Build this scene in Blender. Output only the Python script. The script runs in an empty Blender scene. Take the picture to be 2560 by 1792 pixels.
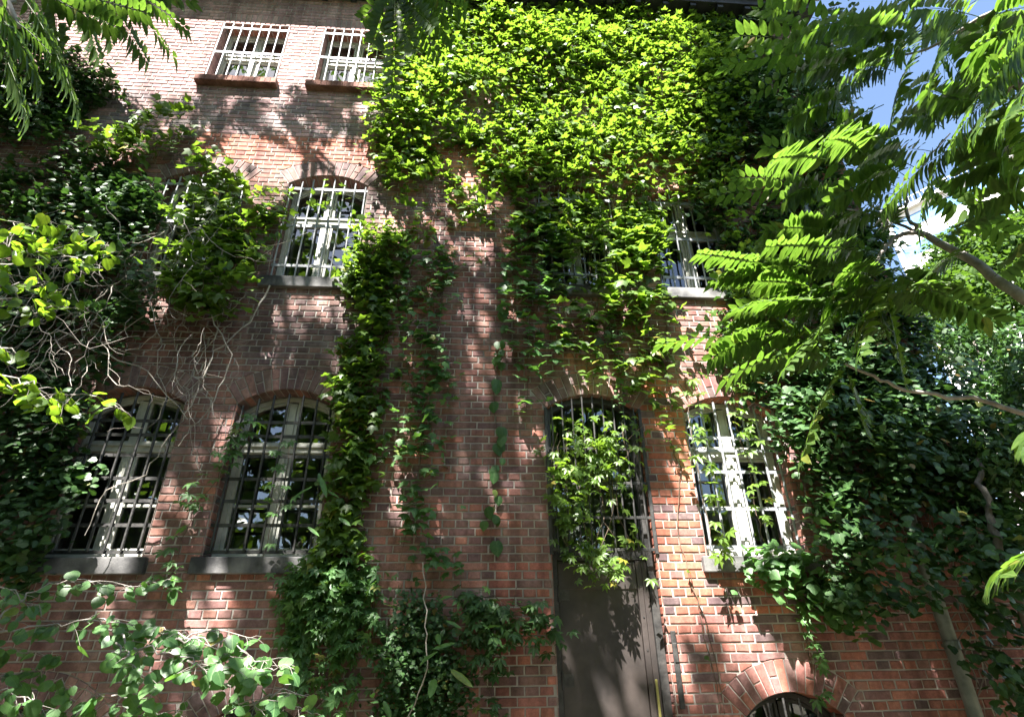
import bpy, math, random
import numpy as np

# ------------------------------------------------------------------ camera, sky, sun, exposure
scene = bpy.context.scene
COL = scene.collection
rng = np.random.default_rng(7)
random.seed(7)

D = 5.528                      # distance camera -> facade plane (m)
CZ = 1.6                       # eye height
F_PX, IW, IH = 1410.91, 2560.0, 1792.0
CR = np.array([0.99763247, -0.06767839, -0.01221055])
CU = np.array([-0.0209574, -0.46829768, 0.88332218])
CW = np.array([0.06549999, 0.88097498, 0.46860734])

cam_d = bpy.data.cameras.new('camera')
cam = bpy.data.objects.new('camera', cam_d); COL.objects.link(cam)
cam_d.sensor_width = 36.0
cam_d.lens = F_PX / IW * 36.0
cam_d.clip_start = 0.05; cam_d.clip_end = 2000
from mathutils import Matrix, Vector
cam.matrix_world = Matrix(((CR[0], CU[0], -CW[0], 0), (CR[1], CU[1], -CW[1], 0), (CR[2], CU[2], -CW[2], CZ), (0, 0, 0, 1)))
scene.camera = cam

SUN_EL, SUN_AZ = math.radians(59), math.radians(27)     # elevation; azimuth left of the facade normal
SDIR = np.array([-math.sin(SUN_AZ) * math.cos(SUN_EL), -math.cos(SUN_AZ) * math.cos(SUN_EL), math.sin(SUN_EL)])
sun_d = bpy.data.lights.new('sun', 'SUN'); sun_d.energy = 5.0; sun_d.angle = math.radians(0.5); sun_d.color = (1.0, 0.955, 0.90)
sun = bpy.data.objects.new('sun', sun_d); COL.objects.link(sun)
sun.rotation_euler = Vector(SDIR).to_track_quat('Z', 'Y').to_euler()
world = bpy.data.worlds.new('World'); scene.world = world; world.use_nodes = True
wn = world.node_tree.nodes; wl = world.node_tree.links
sky = wn.new('ShaderNodeTexSky'); sky.sky_type = 'NISHITA'; sky.sun_disc = False
sky.sun_elevation = SUN_EL; sky.sun_rotation = math.atan2(SDIR[0], SDIR[1])
wl.new(sky.outputs[0], wn['Background'].inputs[0]); wn['Background'].inputs[1].default_value = 0.05
scene.view_settings.view_transform = 'Standard'; scene.view_settings.look = 'None'
scene.view_settings.exposure = 2.95; scene.view_settings.gamma = 1.0
scene.render.engine = 'CYCLES'
scene.cycles.max_bounces = 8; scene.cycles.transparent_max_bounces = 8
scene.cycles.use_denoising = True

# ------------------------------------------------------------------ helpers
K = 2560.0 / 2296.0            # measurements below were taken on a 2296 px wide view of the photograph
def ray(x, y):
    return CR * (x * K - IW / 2) / F_PX + CU * (IH / 2 - y * K) / F_PX + CW
def at(x, y, Y=D):             # point of the real place seen at (x, y), Y metres in front of the camera
    d = ray(x, y); t = Y / d[1]
    return np.array([d[0] * t, Y, d[2] * t + CZ])
def wall_xz(poly, Y=D):
    return np.array([at(x, y, Y)[[0, 2]] for x, y in poly])

def tag(o, label=None, cat=None, group=None, kind=None):
    if label: o['label'] = label
    if cat: o['category'] = cat
    if group: o['group'] = group
    if kind: o['kind'] = kind
    return o
def empty(name, loc, label, cat, group=None):
    o = bpy.data.objects.new(name, None); COL.objects.link(o)
    o.location = [float(v) for v in loc]
    tag(o, label, cat, group)
    return o
def link(name, me, mat, parent=None):
    o = bpy.data.objects.new(name, me); COL.objects.link(o)
    if mat is not None: me.materials.append(mat)
    if parent is not None:
        o.parent = parent
        off = Vector(parent.location) if parent.parent is None else Vector((0, 0, 0))
        o.matrix_parent_inverse = Matrix.Translation(-off)
    return o
def mesh_np(name, V, tris, smooth=False, attrs=None, cols=None):
    V = np.asarray(V, dtype=np.float32); tris = np.asarray(tris, dtype=np.int32)
    me = bpy.data.meshes.new(name)
    k = tris.shape[1]
    me.vertices.add(len(V)); me.vertices.foreach_set('co', V.ravel())
    me.loops.add(tris.size); me.loops.foreach_set('vertex_index', tris.ravel())
    me.polygons.add(len(tris)); me.polygons.foreach_set('loop_start', np.arange(0, tris.size, k, dtype=np.int32))
    me.update(calc_edges=True)
    if smooth: me.polygons.foreach_set('use_smooth', np.ones(len(tris), dtype=bool))
    for n, a in (attrs or {}).items():
        at_ = me.attributes.new(n, 'FLOAT', 'POINT'); at_.data.foreach_set('value', np.asarray(a, dtype=np.float32))
    if cols is not None:
        c = me.attributes.new('tint', 'FLOAT_COLOR', 'POINT'); c.data.foreach_set('color', np.asarray(cols, dtype=np.float32).ravel())
    return me

class MB:                       # boxes, prisms, bands and tubes collected into one mesh
    def __init__(s): s.v = []; s.f = []; s.c = []
    def add(s, vs, fs, col=None):
        b = len(s.v); s.v += [tuple(map(float, v)) for v in vs]; s.f += [tuple(i + b for i in f) for f in fs]
        s.c += [(col if col is not None else (1, 1, 1))] * len(vs)
    def box(s, x0, x1, y0, y1, z0, z1):
        s.add([(x0, y0, z0), (x1, y0, z0), (x1, y1, z0), (x0, y1, z0), (x0, y0, z1), (x1, y0, z1), (x1, y1, z1), (x0, y1, z1)],
              [(0, 3, 2, 1), (4, 5, 6, 7), (0, 1, 5, 4), (1, 2, 6, 5), (2, 3, 7, 6), (3, 0, 4, 7)])
    def band(s, A, B, y0, y1):  # solid between two xz polylines
        n = len(A); vs = []
        for (a, b) in zip(A, B): vs += [(a[0], y0, a[1]), (b[0], y0, b[1]), (b[0], y1, b[1]), (a[0], y1, a[1])]
        fs = []
        for i in range(n - 1):
            p, q = 4 * i, 4 * i + 4
            for j in range(4): fs.append((p + j, p + (j + 1) % 4, q + (j + 1) % 4, q + j))
        fs += [(0, 3, 2, 1), (4 * n - 4, 4 * n - 3, 4 * n - 2, 4 * n - 1)]
        s.add(vs, fs)
    def tube(s, pts, r, n=6, cap=True):
        pts = [np.asarray(p, float) for p in pts]; m = len(pts)
        rr = r if hasattr(r, '__len__') else [r] * m
        vs = []; up = np.array([0.31, 0.22, 0.92])
        for i, p in enumerate(pts):
            t = pts[min(i + 1, m - 1)] - pts[max(i - 1, 0)]; t = t / (np.linalg.norm(t) + 1e-9)
            a = np.cross(t, up)
            if np.linalg.norm(a) < 0.1: a = np.cross(t, [1, 0, 0])
            a /= np.linalg.norm(a); b = np.cross(t, a)
            for j in range(n):
                an = 2 * math.pi * j / n; vs.append(p + rr[i] * (math.cos(an) * a + math.sin(an) * b))
        fs = []
        for i in range(m - 1):
            for j in range(n): fs.append((i * n + j, i * n + (j + 1) % n, (i + 1) * n + (j + 1) % n, (i + 1) * n + j))
        if cap: fs += [tuple(range(n - 1, -1, -1)), tuple((m - 1) * n + j for j in range(n))]
        s.add(vs, fs)
    def build(s, name, mat, parent=None, smooth=False, bevel=0, tint=False):
        me = bpy.data.meshes.new(name); me.from_pydata(s.v, [], s.f)
        if tint:
            c = me.attributes.new('tint', 'FLOAT_COLOR', 'POINT')
            c.data.foreach_set('color', np.array([tuple(x) + (1,) for x in s.c], dtype=np.float32).ravel())
        if smooth: me.polygons.foreach_set('use_smooth', np.ones(len(me.polygons), dtype=bool))
        me.update()
        o = link(name, me, mat, parent)
        if bevel:
            b = o.modifiers.new('bevel', 'BEVEL'); b.width = bevel; b.segments = 2; b.limit_method = 'ANGLE'
        return o

def vnoise(seed, scale, octaves=3):
    r = np.random.default_rng(seed); grids = [r.random((64, 64)) for _ in range(octaves)]
    def f(x, y):
        x = np.asarray(x, float); y = np.asarray(y, float); out = 0; amp = 1; tot = 0; sc = scale
        for g in grids:
            u = x * sc + 17.3; v = y * sc + 5.1
            iu = np.floor(u).astype(int); iv = np.floor(v).astype(int); fu = u - iu; fv = v - iv
            fu = fu * fu * (3 - 2 * fu); fv = fv * fv * (3 - 2 * fv)
            a = g[iu % 64, iv % 64]; b = g[(iu + 1) % 64, iv % 64]; c = g[iu % 64, (iv + 1) % 64]; d = g[(iu + 1) % 64, (iv + 1) % 64]
            out = out + amp * ((a * (1 - fu) + b * fu) * (1 - fv) + (c * (1 - fu) + d * fu) * fv); tot += amp; amp *= 0.5; sc *= 2.1
        return out / tot
    return f
def inside(P, poly):
    x, y = P[:, 0], P[:, 1]; res = np.zeros(len(P), bool); n = len(poly)
    for i in range(n):
        x0, y0 = poly[i]; x1, y1 = poly[(i + 1) % n]
        c = ((y0 > y) != (y1 > y)) & (x < (x1 - x0) * (y - y0) / (y1 - y0 + 1e-12) + x0)
        res ^= c
    return res
def unit(v): return v / (np.linalg.norm(v, axis=-1, keepdims=True) + 1e-9)

# ------------------------------------------------------------------ materials
def nodes(name):
    m = bpy.data.materials.new(name); m.use_nodes = True
    return m, m.node_tree.nodes, m.node_tree.links, m.node_tree.nodes['Principled BSDF']
def ramp_noise(N, L, scale, detail, c0, c1, p0=0.35, p1=0.65, rough=0.6):
    tc = N.new('ShaderNodeTexCoord'); nz = N.new('ShaderNodeTexNoise'); nz.inputs['Scale'].default_value = scale; nz.inputs['Detail'].default_value = detail
    nz.inputs['Roughness'].default_value = rough
    L.new(tc.outputs['Object'], nz.inputs['Vector'])
    r = N.new('ShaderNodeValToRGB'); r.color_ramp.elements[0].position = p0; r.color_ramp.elements[1].position = p1
    r.color_ramp.elements[0].color = (*c0, 1); r.color_ramp.elements[1].color = (*c1, 1)
    L.new(nz.outputs['Fac'], r.inputs['Fac'])
    return r, nz, tc
def mul(N, L, a, b, fac=1.0, mode='MULTIPLY'):
    m = N.new('ShaderNodeMix'); m.data_type = 'RGBA'; m.blend_type = mode; m.inputs[0].default_value = fac
    L.new(a, m.inputs[6])
    if isinstance(b, tuple): m.inputs[7].default_value = (*b, 1)
    else: L.new(b, m.inputs[7])
    return m.outputs[2]
def simple(name, c0, c1, rough=0.7, scale=8, metal=0.0, bump=0.15, bscale=60):
    m, N, L, P = nodes(name)
    r, nz, tc = ramp_noise(N, L, scale, 6, c0, c1)
    L.new(r.outputs[0], P.inputs['Base Color']); P.inputs['Roughness'].default_value = rough; P.inputs['Metallic'].default_value = metal
    if bump:
        n2 = N.new('ShaderNodeTexNoise'); n2.inputs['Scale'].default_value = bscale; n2.inputs['Detail'].default_value = 5
        L.new(tc.outputs['Object'], n2.inputs['Vector'])
        b = N.new('ShaderNodeBump'); b.inputs['Strength'].default_value = bump; b.inputs['Distance'].default_value = 0.01
        L.new(n2.outputs['Fac'], b.inputs['Height']); L.new(b.outputs[0], P.inputs['Normal'])
    return m
def brick_mat(name):
    m, N, L, P = nodes(name)
    a = N.new('ShaderNodeAttribute'); a.attribute_name = 'tint'
    r1, n1, tc = ramp_noise(N, L, 26, 8, (0.68, 0.65, 0.65), (1.3, 1.28, 1.25), 0.3, 0.72, 0.7)
    r2, n2, _ = ramp_noise(N, L, 1.1, 6, (0.7, 0.68, 0.70), (1.15, 1.13, 1.1), 0.35, 0.62)
    r3, n3, _ = ramp_noise(N, L, 90, 3, (0.85, 0.85, 0.85), (1.12, 1.12, 1.12), 0.3, 0.7)
    c = mul(N, L, a.outputs['Color'], r1.outputs[0]); c = mul(N, L, c, r2.outputs[0]); c = mul(N, L, c, r3.outputs[0])
    # lime bloom in soft patches
    r4, n4, _ = ramp_noise(N, L, 3.3, 7, (0, 0, 0), (0.45, 0.45, 0.45), 0.56, 0.78)
    mx = N.new('ShaderNodeMix'); mx.data_type = 'RGBA'; L.new(r4.outputs[0], mx.inputs[0]); L.new(c, mx.inputs[6]); mx.inputs[7].default_value = (0.36, 0.31, 0.28, 1)
    # rain streaks: soot drawn out downwards
    mp = N.new('ShaderNodeMapping'); mp.inputs['Scale'].default_value = (7, 7, .55); L.new(tc.outputs['Object'], mp.inputs['Vector'])
    n5 = N.new('ShaderNodeTexNoise'); n5.inputs['Scale'].default_value = 1.0; n5.inputs['Detail'].default_value = 5; L.new(mp.outputs[0], n5.inputs['Vector'])
    r5 = N.new('ShaderNodeValToRGB'); r5.color_ramp.elements[0].position = .36; r5.color_ramp.elements[1].position = .56
    r5.color_ramp.elements[0].color = (.62, .6, .6, 1); r5.color_ramp.elements[1].color = (1.05, 1.04, 1.03, 1); L.new(n5.outputs['Fac'], r5.inputs['Fac'])
    fin = mul(N, L, mx.outputs[2], r5.outputs[0])
    L.new(fin, P.inputs['Base Color']); P.inputs['Roughness'].default_value = 0.88
    P.inputs['Specular IOR Level'].default_value = 0.25
    b = N.new('ShaderNodeBump'); b.inputs['Strength'].default_value = 0.5; b.inputs['Distance'].default_value = 0.006
    L.new(n1.outputs['Fac'], b.inputs['Height']); L.new(b.outputs[0], P.inputs['Normal'])
    return m
def leaf_mat(name, dark, light, trans, tf=0.38, rough=0.42, spec=0.4):
    m, N, L, P = nodes(name)
    a = N.new('ShaderNodeAttribute'); a.attribute_name = 'var'
    rp = N.new('ShaderNodeValToRGB'); el = rp.color_ramp.elements
    el[0].color = (*dark, 1); el[1].position = .93; el[1].color = (*light, 1)
    for p_, c_ in ((.965, (light[0] * 1.9 + .03, light[1] * 1.25, light[2])), (1.0, (.20, .12, .04))):
        e_ = el.new(p_); e_.color = (*c_, 1)
    L.new(a.outputs['Fac'], rp.inputs['Fac'])
    r, nz, tc = ramp_noise(N, L, 38, 4, (0.72, 0.75, 0.72), (1.22, 1.18, 1.1), 0.3, 0.7)
    c = mul(N, L, rp.outputs[0], r.outputs[0])
    def mt(op, x, y=None):
        n_ = N.new('ShaderNodeMath'); n_.operation = op
        for i_, v_ in enumerate((x, y)):
            if v_ is None: continue
            if isinstance(v_, (int, float)): n_.inputs[i_].default_value = v_
            else: L.new(v_, n_.inputs[i_])
        return n_.outputs[0]
    au = N.new('ShaderNodeAttribute'); au.attribute_name = 'across'; av = N.new('ShaderNodeAttribute'); av.attribute_name = 'along'
    ab = mt('ABSOLUTE', au.outputs['Fac'])
    sn = mt('ABSOLUTE', mt('SINE', mt('MULTIPLY', mt('SUBTRACT', av.outputs['Fac'], mt('MULTIPLY', ab, .75)), 3.1416 * 5.5)))
    side = mt('MULTIPLY', mt('LESS_THAN', sn, .2), .45); rib = mt('LESS_THAN', ab, .022)
    vein = mt('MULTIPLY', mt('MAXIMUM', side, rib), .55)
    m2 = N.new('ShaderNodeMix'); m2.data_type = 'RGBA'; L.new(vein, m2.inputs[0]); L.new(c, m2.inputs[6])
    m2.inputs[7].default_value = (light[0] * 1.6 + .03, light[1] * 1.3 + .03, light[2] * 1.5 + .015, 1)
    L.new(m2.outputs[2], P.inputs['Base Color']); P.inputs['Roughness'].default_value = rough; P.inputs['Specular IOR Level'].default_value = spec
    t = N.new('ShaderNodeBsdfTranslucent')
    tm = N.new('ShaderNodeMix'); tm.data_type = 'RGBA'; L.new(a.outputs['Fac'], tm.inputs[0])
    tm.inputs[6].default_value = (trans[0] * .7, trans[1] * .8, trans[2] * .7, 1); tm.inputs[7].default_value = (*trans, 1)
    tv = mul(N, L, tm.outputs[2], r.outputs[0]); m3 = N.new('ShaderNodeMix'); m3.data_type = 'RGBA'; L.new(vein, m3.inputs[0]); L.new(tv, m3.inputs[6]); m3.inputs[7].default_value = (trans[0] * .45, trans[1] * .5, trans[2] * .4, 1)
    L.new(m3.outputs[2], t.inputs['Color'])
    s = N.new('ShaderNodeMixShader'); s.inputs[0].default_value = tf
    L.new(P.outputs[0], s.inputs[1]); L.new(t.outputs[0], s.inputs[2])
    L.new(s.outputs[0], N['Material Output'].inputs['Surface'])
    return m
def glass_mat(name):
    m, N, L, P = nodes(name); N.remove(P)
    g = N.new('ShaderNodeBsdfGlossy'); g.inputs['Roughness'].default_value = 0.01; g.inputs['Color'].default_value = (0.95, 0.98, 1, 1)
    t = N.new('ShaderNodeBsdfTransparent'); t.inputs['Color'].default_value = (0.82, 0.88, 0.86, 1)
    f = N.new('ShaderNodeFresnel'); f.inputs['IOR'].default_value = 2.1
    tc = N.new('ShaderNodeTexCoord'); nz = N.new('ShaderNodeTexNoise'); nz.inputs['Scale'].default_value = 2.5
    L.new(tc.outputs['Object'], nz.inputs['Vector'])
    b = N.new('ShaderNodeBump'); b.inputs['Strength'].default_value = 0.12; b.inputs['Distance'].default_value = 0.02; L.new(nz.outputs['Fac'], b.inputs['Height'])
    L.new(b.outputs[0], g.inputs['Normal'])
    s = N.new('ShaderNodeMixShader'); L.new(f.outputs[0], s.inputs[0]); L.new(t.outputs[0], s.inputs[1]); L.new(g.outputs[0], s.inputs[2])
    L.new(s.outputs[0], N['Material Output'].inputs['Surface'])
    return m

M = dict(
    brick=brick_mat('old_brick'),
    mortar=simple('lime_mortar', (0.19, 0.17, 0.15), (0.42, 0.385, 0.345), 0.95, 2.0, bump=0.5, bscale=180),
    stone=simple('sill_stone', (0.035, 0.035, 0.037), (0.20, 0.195, 0.19), 0.85, 3.0, bump=0.25, bscale=90),
    white=simple('white_painted_wood', (0.34, 0.345, 0.30), (0.60, 0.60, 0.54), 0.6, 5, bump=0.2),
    steel=simple('grey_painted_iron', (0.16, 0.17, 0.18), (0.30, 0.31, 0.33), 0.45, 14, bump=0.15),
    pale_steel=simple('pale_galvanised_iron', (0.36, 0.38, 0.40), (0.55, 0.57, 0.58), 0.5, 14, bump=0.1),
    iron=simple('black_iron', (0.015, 0.015, 0.015), (0.05, 0.048, 0.045), 0.5, 14, bump=0.25),
    door=simple('dark_brown_sheet_steel', (0.016, 0.013, 0.012), (0.058, 0.046, 0.041), 0.5, 2.0, bump=0.12, bscale=14),
    brass=simple('worn_yellow_edge', (0.20, 0.19, 0.05), (0.32, 0.29, 0.09), 0.5, 6),
    room=simple('dim_room_plaster', (0.2, 0.2, 0.19), (0.36, 0.36, 0.34), 0.9, 2),
    curtain=simple('pale_curtain', (0.45, 0.45, 0.42), (0.62, 0.62, 0.58), 0.9, 4),
    zinc=simple('dull_green_downpipe', (0.10, 0.13, 0.12), (0.24, 0.28, 0.26), 0.42, 5, metal=0.3, bump=0.2, bscale=30),
    eave=simple('dark_eave_boards', (0.02, 0.022, 0.03), (0.05, 0.052, 0.06), 0.7, 6),
    gutter=simple('grey_gutter_metal', (0.10, 0.11, 0.11), (0.2, 0.2, 0.2), 0.5, 5, metal=0.4),
    tile=simple('roof_tile', (0.14, 0.06, 0.04), (0.25, 0.11, 0.08), 0.85, 5),
    soil=simple('leafy_soil', (0.03, 0.026, 0.018), (0.10, 0.085, 0.05), 0.95, 2.2, bump=0.8, bscale=18),
    bark=simple('grey_bark', (0.16, 0.14, 0.12), (0.34, 0.31, 0.28), 0.85, 12, bump=0.5, bscale=40),
    darkbark=simple('dark_bark', (0.05, 0.045, 0.035), (0.12, 0.105, 0.085), 0.9, 10, bump=0.7, bscale=30),
    twig=simple('bare_grey_vine_wood', (0.16, 0.14, 0.12), (0.42, 0.38, 0.33), 0.85, 5, bump=0.3),
    vinestem=simple('brown_vine_stem', (0.07, 0.05, 0.035), (0.17, 0.12, 0.08), 0.85, 12),
    rachis=simple('green_leaf_stalk', (0.12, 0.17, 0.05), (0.22, 0.26, 0.09), 0.6, 10, bump=0),
    glass=glass_mat('window_glass'),
    creeper=leaf_mat('creeper_leaf', (0.030, 0.075, 0.014), (0.097, 0.174, 0.025), (0.24, 0.39, 0.032), 0.43),
    ivy=leaf_mat('ivy_leaf', (0.018, 0.050, 0.016), (0.050, 0.115, 0.030), (0.09, 0.20, 0.03), 0.2, 0.46, 0.35),
    ail=leaf_mat('heaven_leaflet', (0.030, 0.070, 0.020), (0.065, 0.120, 0.026), (0.15, 0.27, 0.03), 0.5, 0.5, 0.25),
    linden=leaf_mat('round_linden_leaf', (0.045, 0.10, 0.018), (0.10, 0.18, 0.028), (0.30, 0.48, 0.03), 0.5, 0.45),
    shrub=leaf_mat('round_shrub_leaf', (0.035, 0.095, 0.035), (0.09, 0.19, 0.06), (0.2, 0.42, 0.06), 0.35, 0.45),
    far=leaf_mat('far_tree_leaf', (0.022, 0.055, 0.012), (0.05, 0.10, 0.02), (0.13, 0.24, 0.025), 0.35, 0.6, 0.15),
    pale=simple('pale_render', (0.72, 0.70, 0.66), (0.82, 0.80, 0.76), 0.85, 2),
    bluepane=simple('blue_window_band', (0.10, 0.20, 0.36), (0.16, 0.28, 0.45), 0.15, 1, bump=0),
)

# ------------------------------------------------------------------ ground
g = MB(); g.add([(-300, -300, 0), (300, -300, 0), (300, 300, 0), (-300, 300, 0)], [(0, 1, 2, 3)])
tag(g.build('ground', M['soil']), kind='structure')

# ------------------------------------------------------------------ the brick building
XL, XR, ZTOP = -13.0, 5.25, 11.08
bld = empty('brick_building', (0, D, 0), 'old three storey red brick building with barred arched windows, overgrown with creeper', 'building')
W = 1.0
BAYS = [-3.955, -2.43, 0.765, 2.27]          # left jamb of each bay
# openings: x0, x1, sill z, spring z, rise (0 = flat)
def op(x0, zs, zp, rise, kind, x1=None): return dict(x0=x0, x1=(x1 if x1 else x0 + W), zs=zs, zp=zp, rise=rise, kind=kind)
OPS = []
OPS += [op(BAYS[0], 2.44, 3.95, 0.17, 'ground'), op(BAYS[1], 2.44, 3.95, 0.17, 'ground'), op(BAYS[2], 0.02, 3.95, 0.17, 'door'), op(BAYS[3], 2.44, 3.95, 0.17, 'ground')]
OPS += [op(BAYS[0], 5.54, 7.02, 0.165, 'first'), op(BAYS[1], 5.54, 7.02, 0.165, 'first'), op(BAYS[2], 5.54, 7.02, 0.165, 'first'), op(BAYS[3], 5.54, 7.02, 0.165, 'first')]
OPS += [op(BAYS[0], 8.93, 10.27, 0, 'top'), op(BAYS[1], 8.93, 10.27, 0, 'top')]
OPS += [op(2.37, 0.45, 1.13, 0.18, 'base', 3.24), op(-3.95, 0.45, 1.10, 0.20, 'base', -3.05), op(-2.15, 0.45, 1.10, 0.20, 'base', -1.3)]
TH = 0.255                                    # depth of the brick arches
for o in OPS:
    o['w'] = o['x1'] - o['x0']; o['xm'] = (o['x0'] + o['x1']) / 2
    if o['rise']:
        h = o['w'] / 2; o['R'] = (h * h + o['rise'] ** 2) / (2 * o['rise']); o['zc'] = o['zp'] + o['rise'] - o['R']; o['half'] = math.asin(h / o['R'])
def intr(o, x, off=0.0):                      # height of the arch (offset outwards) above x
    R = o['R'] + off; d = x - o['xm']
    return o['zc'] + math.sqrt(max(R * R - d * d, 0))
def blocked(o, x, margin=0.0):                # wall interval taken by opening + arch at x, or None
    if o['rise']:
        ex = o['xm'] + np.array([-1, 1]) * (o['R'] + TH) * math.sin(o['half'])
        if x <= ex[0] - margin or x >= ex[1] + margin: return None
        top = intr(o, x, TH) + margin
        if o['x0'] - margin < x < o['x1'] + margin: return (o['zs'], top)
        d = abs(x - o['xm']); zl = o['zc'] + (d - 0.0) / math.tan(o['half'])      # skewback line
        return (zl - margin, top)
    if o['x0'] - margin < x < o['x1'] + margin: return (o['zs'], o['zp'] + (TH if o['kind'] == 'top' else 0) + margin)
    return None

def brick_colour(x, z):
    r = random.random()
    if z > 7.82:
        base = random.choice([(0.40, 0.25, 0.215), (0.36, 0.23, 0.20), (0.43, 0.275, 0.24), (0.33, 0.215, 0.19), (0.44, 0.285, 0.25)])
        if z < 8.5 and r < .45: base = (0.27, 0.215, 0.20)  # greyer courses under the top windows: shade put into the brick colour
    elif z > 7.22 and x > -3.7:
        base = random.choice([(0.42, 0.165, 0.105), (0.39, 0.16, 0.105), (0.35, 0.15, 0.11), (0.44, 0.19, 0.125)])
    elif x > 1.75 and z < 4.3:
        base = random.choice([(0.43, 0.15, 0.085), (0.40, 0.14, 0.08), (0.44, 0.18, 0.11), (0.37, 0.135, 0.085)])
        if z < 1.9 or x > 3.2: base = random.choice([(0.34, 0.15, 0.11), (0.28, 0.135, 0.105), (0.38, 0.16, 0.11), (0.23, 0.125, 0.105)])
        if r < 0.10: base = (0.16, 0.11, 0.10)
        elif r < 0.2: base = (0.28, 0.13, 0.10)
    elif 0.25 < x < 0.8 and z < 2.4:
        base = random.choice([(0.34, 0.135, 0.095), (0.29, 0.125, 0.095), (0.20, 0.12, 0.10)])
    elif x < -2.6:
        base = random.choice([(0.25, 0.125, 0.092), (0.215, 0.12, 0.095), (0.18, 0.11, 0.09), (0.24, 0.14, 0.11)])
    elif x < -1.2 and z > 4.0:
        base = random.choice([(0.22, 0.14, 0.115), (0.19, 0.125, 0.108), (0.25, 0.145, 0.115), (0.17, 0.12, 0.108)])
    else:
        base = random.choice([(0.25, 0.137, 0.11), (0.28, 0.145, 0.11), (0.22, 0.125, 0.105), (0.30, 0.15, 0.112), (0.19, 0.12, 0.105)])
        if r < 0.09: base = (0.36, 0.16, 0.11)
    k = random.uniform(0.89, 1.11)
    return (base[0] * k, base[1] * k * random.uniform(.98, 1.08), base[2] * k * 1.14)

class Bricks(MB):
    def brick(s, pts, o, u, v, n, col, bev=0.005, depth=0.009):
        # pts counter-clockwise in (u, v); n points out of the wall
        o, u, v, n = map(np.asarray, (o, u, v, n)); P = np.asarray(pts, float); m = len(P)
        dep = random.uniform(-0.002, 0.0015); tx, tz = random.uniform(-.006, .006), random.uniform(-.012, .012)
        c = P.mean(0)
        e = np.roll(P, -1, 0) - P; l = np.linalg.norm(e, axis=1, keepdims=True) + 1e-9; e = e / l
        nin = np.stack([-e[:, 1], e[:, 0]], 1); n1 = np.roll(nin, 1, 0); dn = 1 + (n1 * nin).sum(1, keepdims=True)
        bis = (n1 + nin) / np.clip(dn, 0.4, None)
        jit = np.array([[random.uniform(-.002, .002), random.uniform(-.002, .002)] for _ in range(m)])
        r0 = P + jit; r1 = P + jit + bis * bev * 0.35; r2 = P + jit + bis * bev * random.uniform(.9, 1.6)
        vs = []
        for ring, hh in ((r0, -depth), (r1, -0.003), (r2, 0.0)):
            for q in ring:
                h = hh + (dep + tx * (q[0] - c[0]) + tz * (q[1] - c[1]) if hh > -depth else 0)
                vs.append(o + u * q[0] + v * q[1] + n * h)
        fs = [tuple(range(2 * m, 3 * m))]
        for a in (0, m):
            for i in range(m): j = (i + 1) % m; fs.append((a + i, a + j, a + m + j, a + m + i))
        s.add(vs, fs, col)

wall = Bricks(); mort = MB()
CH, HD, J = 0.0772, 0.127, 0.0125
UX, VZ, NY = (1, 0, 0), (0, 0, 1), (0, -1, 0)
ORG = (0, D, 0)
X0B, X1B = -8.6, XR
nc = int(ZTOP / CH)
for c in range(2, nc + 1):
    z0, z1 = c * CH + J / 2, (c + 1) * CH - J / 2
    if z1 > ZTOP: break
    xs = [X0B - random.uniform(0, .1)]
    ph = (c % 4)
    x = X0B - (0.0 if ph in (0,) else HD / 2 if ph in (1, 3) else HD)
    while x < X1B:
        wd = HD if c % 2 else 2 * HD
        if c % 2 == 0 and random.random() < 0.06: wd = HD
        a, b = x + J / 2 + random.uniform(-.003, .003), x + wd - J / 2 + random.uniform(-.003, .003)
        b = min(b, X1B)
        # keep clear of openings
        segs = [(a, b)]; poly = None
        hit = [o for o in OPS if o['x0'] - 0.4 < b and o['x1'] + 0.4 > a and o['zs'] - 0.1 < z1 and o['zp'] + o['rise'] + TH + 0.05 > z0]
        if not hit:
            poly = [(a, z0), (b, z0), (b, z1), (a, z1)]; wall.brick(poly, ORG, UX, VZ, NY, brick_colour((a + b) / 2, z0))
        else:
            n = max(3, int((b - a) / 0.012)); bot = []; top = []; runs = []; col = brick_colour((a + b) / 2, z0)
            for i in range(n + 1):
                xx = a + (b - a) * i / n; lo, hi = z0, z1
                for o in hit:
                    bl = blocked(o, xx, 0.006)
                    if bl is None: continue
                    zl, zh = bl
                    if zl <= lo and zh >= hi: lo, hi = 1, 0; break
                    if zl <= lo < zh: lo = zh
                    elif zl < hi <= zh: hi = zl
                    elif lo < zl and zh < hi: hi = zl
                if hi - lo > 0.012: runs.append((xx, lo, hi))
                else: runs.append(None)
            cur = []
            for r_ in runs + [None]:
                if r_ is None:
                    if len(cur) > 1 and cur[-1][0] - cur[0][0] > 0.02:
                        flat = all(abs(q[1] - cur[0][1]) < 1e-6 and abs(q[2] - cur[0][2]) < 1e-6 for q in cur)
                        if flat: pp = [(cur[0][0], cur[0][1]), (cur[-1][0], cur[0][1]), (cur[-1][0], cur[0][2]), (cur[0][0], cur[0][2])]
                        else: pp = [(q[0], q[1]) for q in cur] + [(q[0], q[2]) for q in reversed(cur)]
                        wall.brick(pp, ORG, UX, VZ, NY, col, 0.004 if flat else 0.002)
                    cur = []
                else: cur.append(r_)
        x += wd
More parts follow.
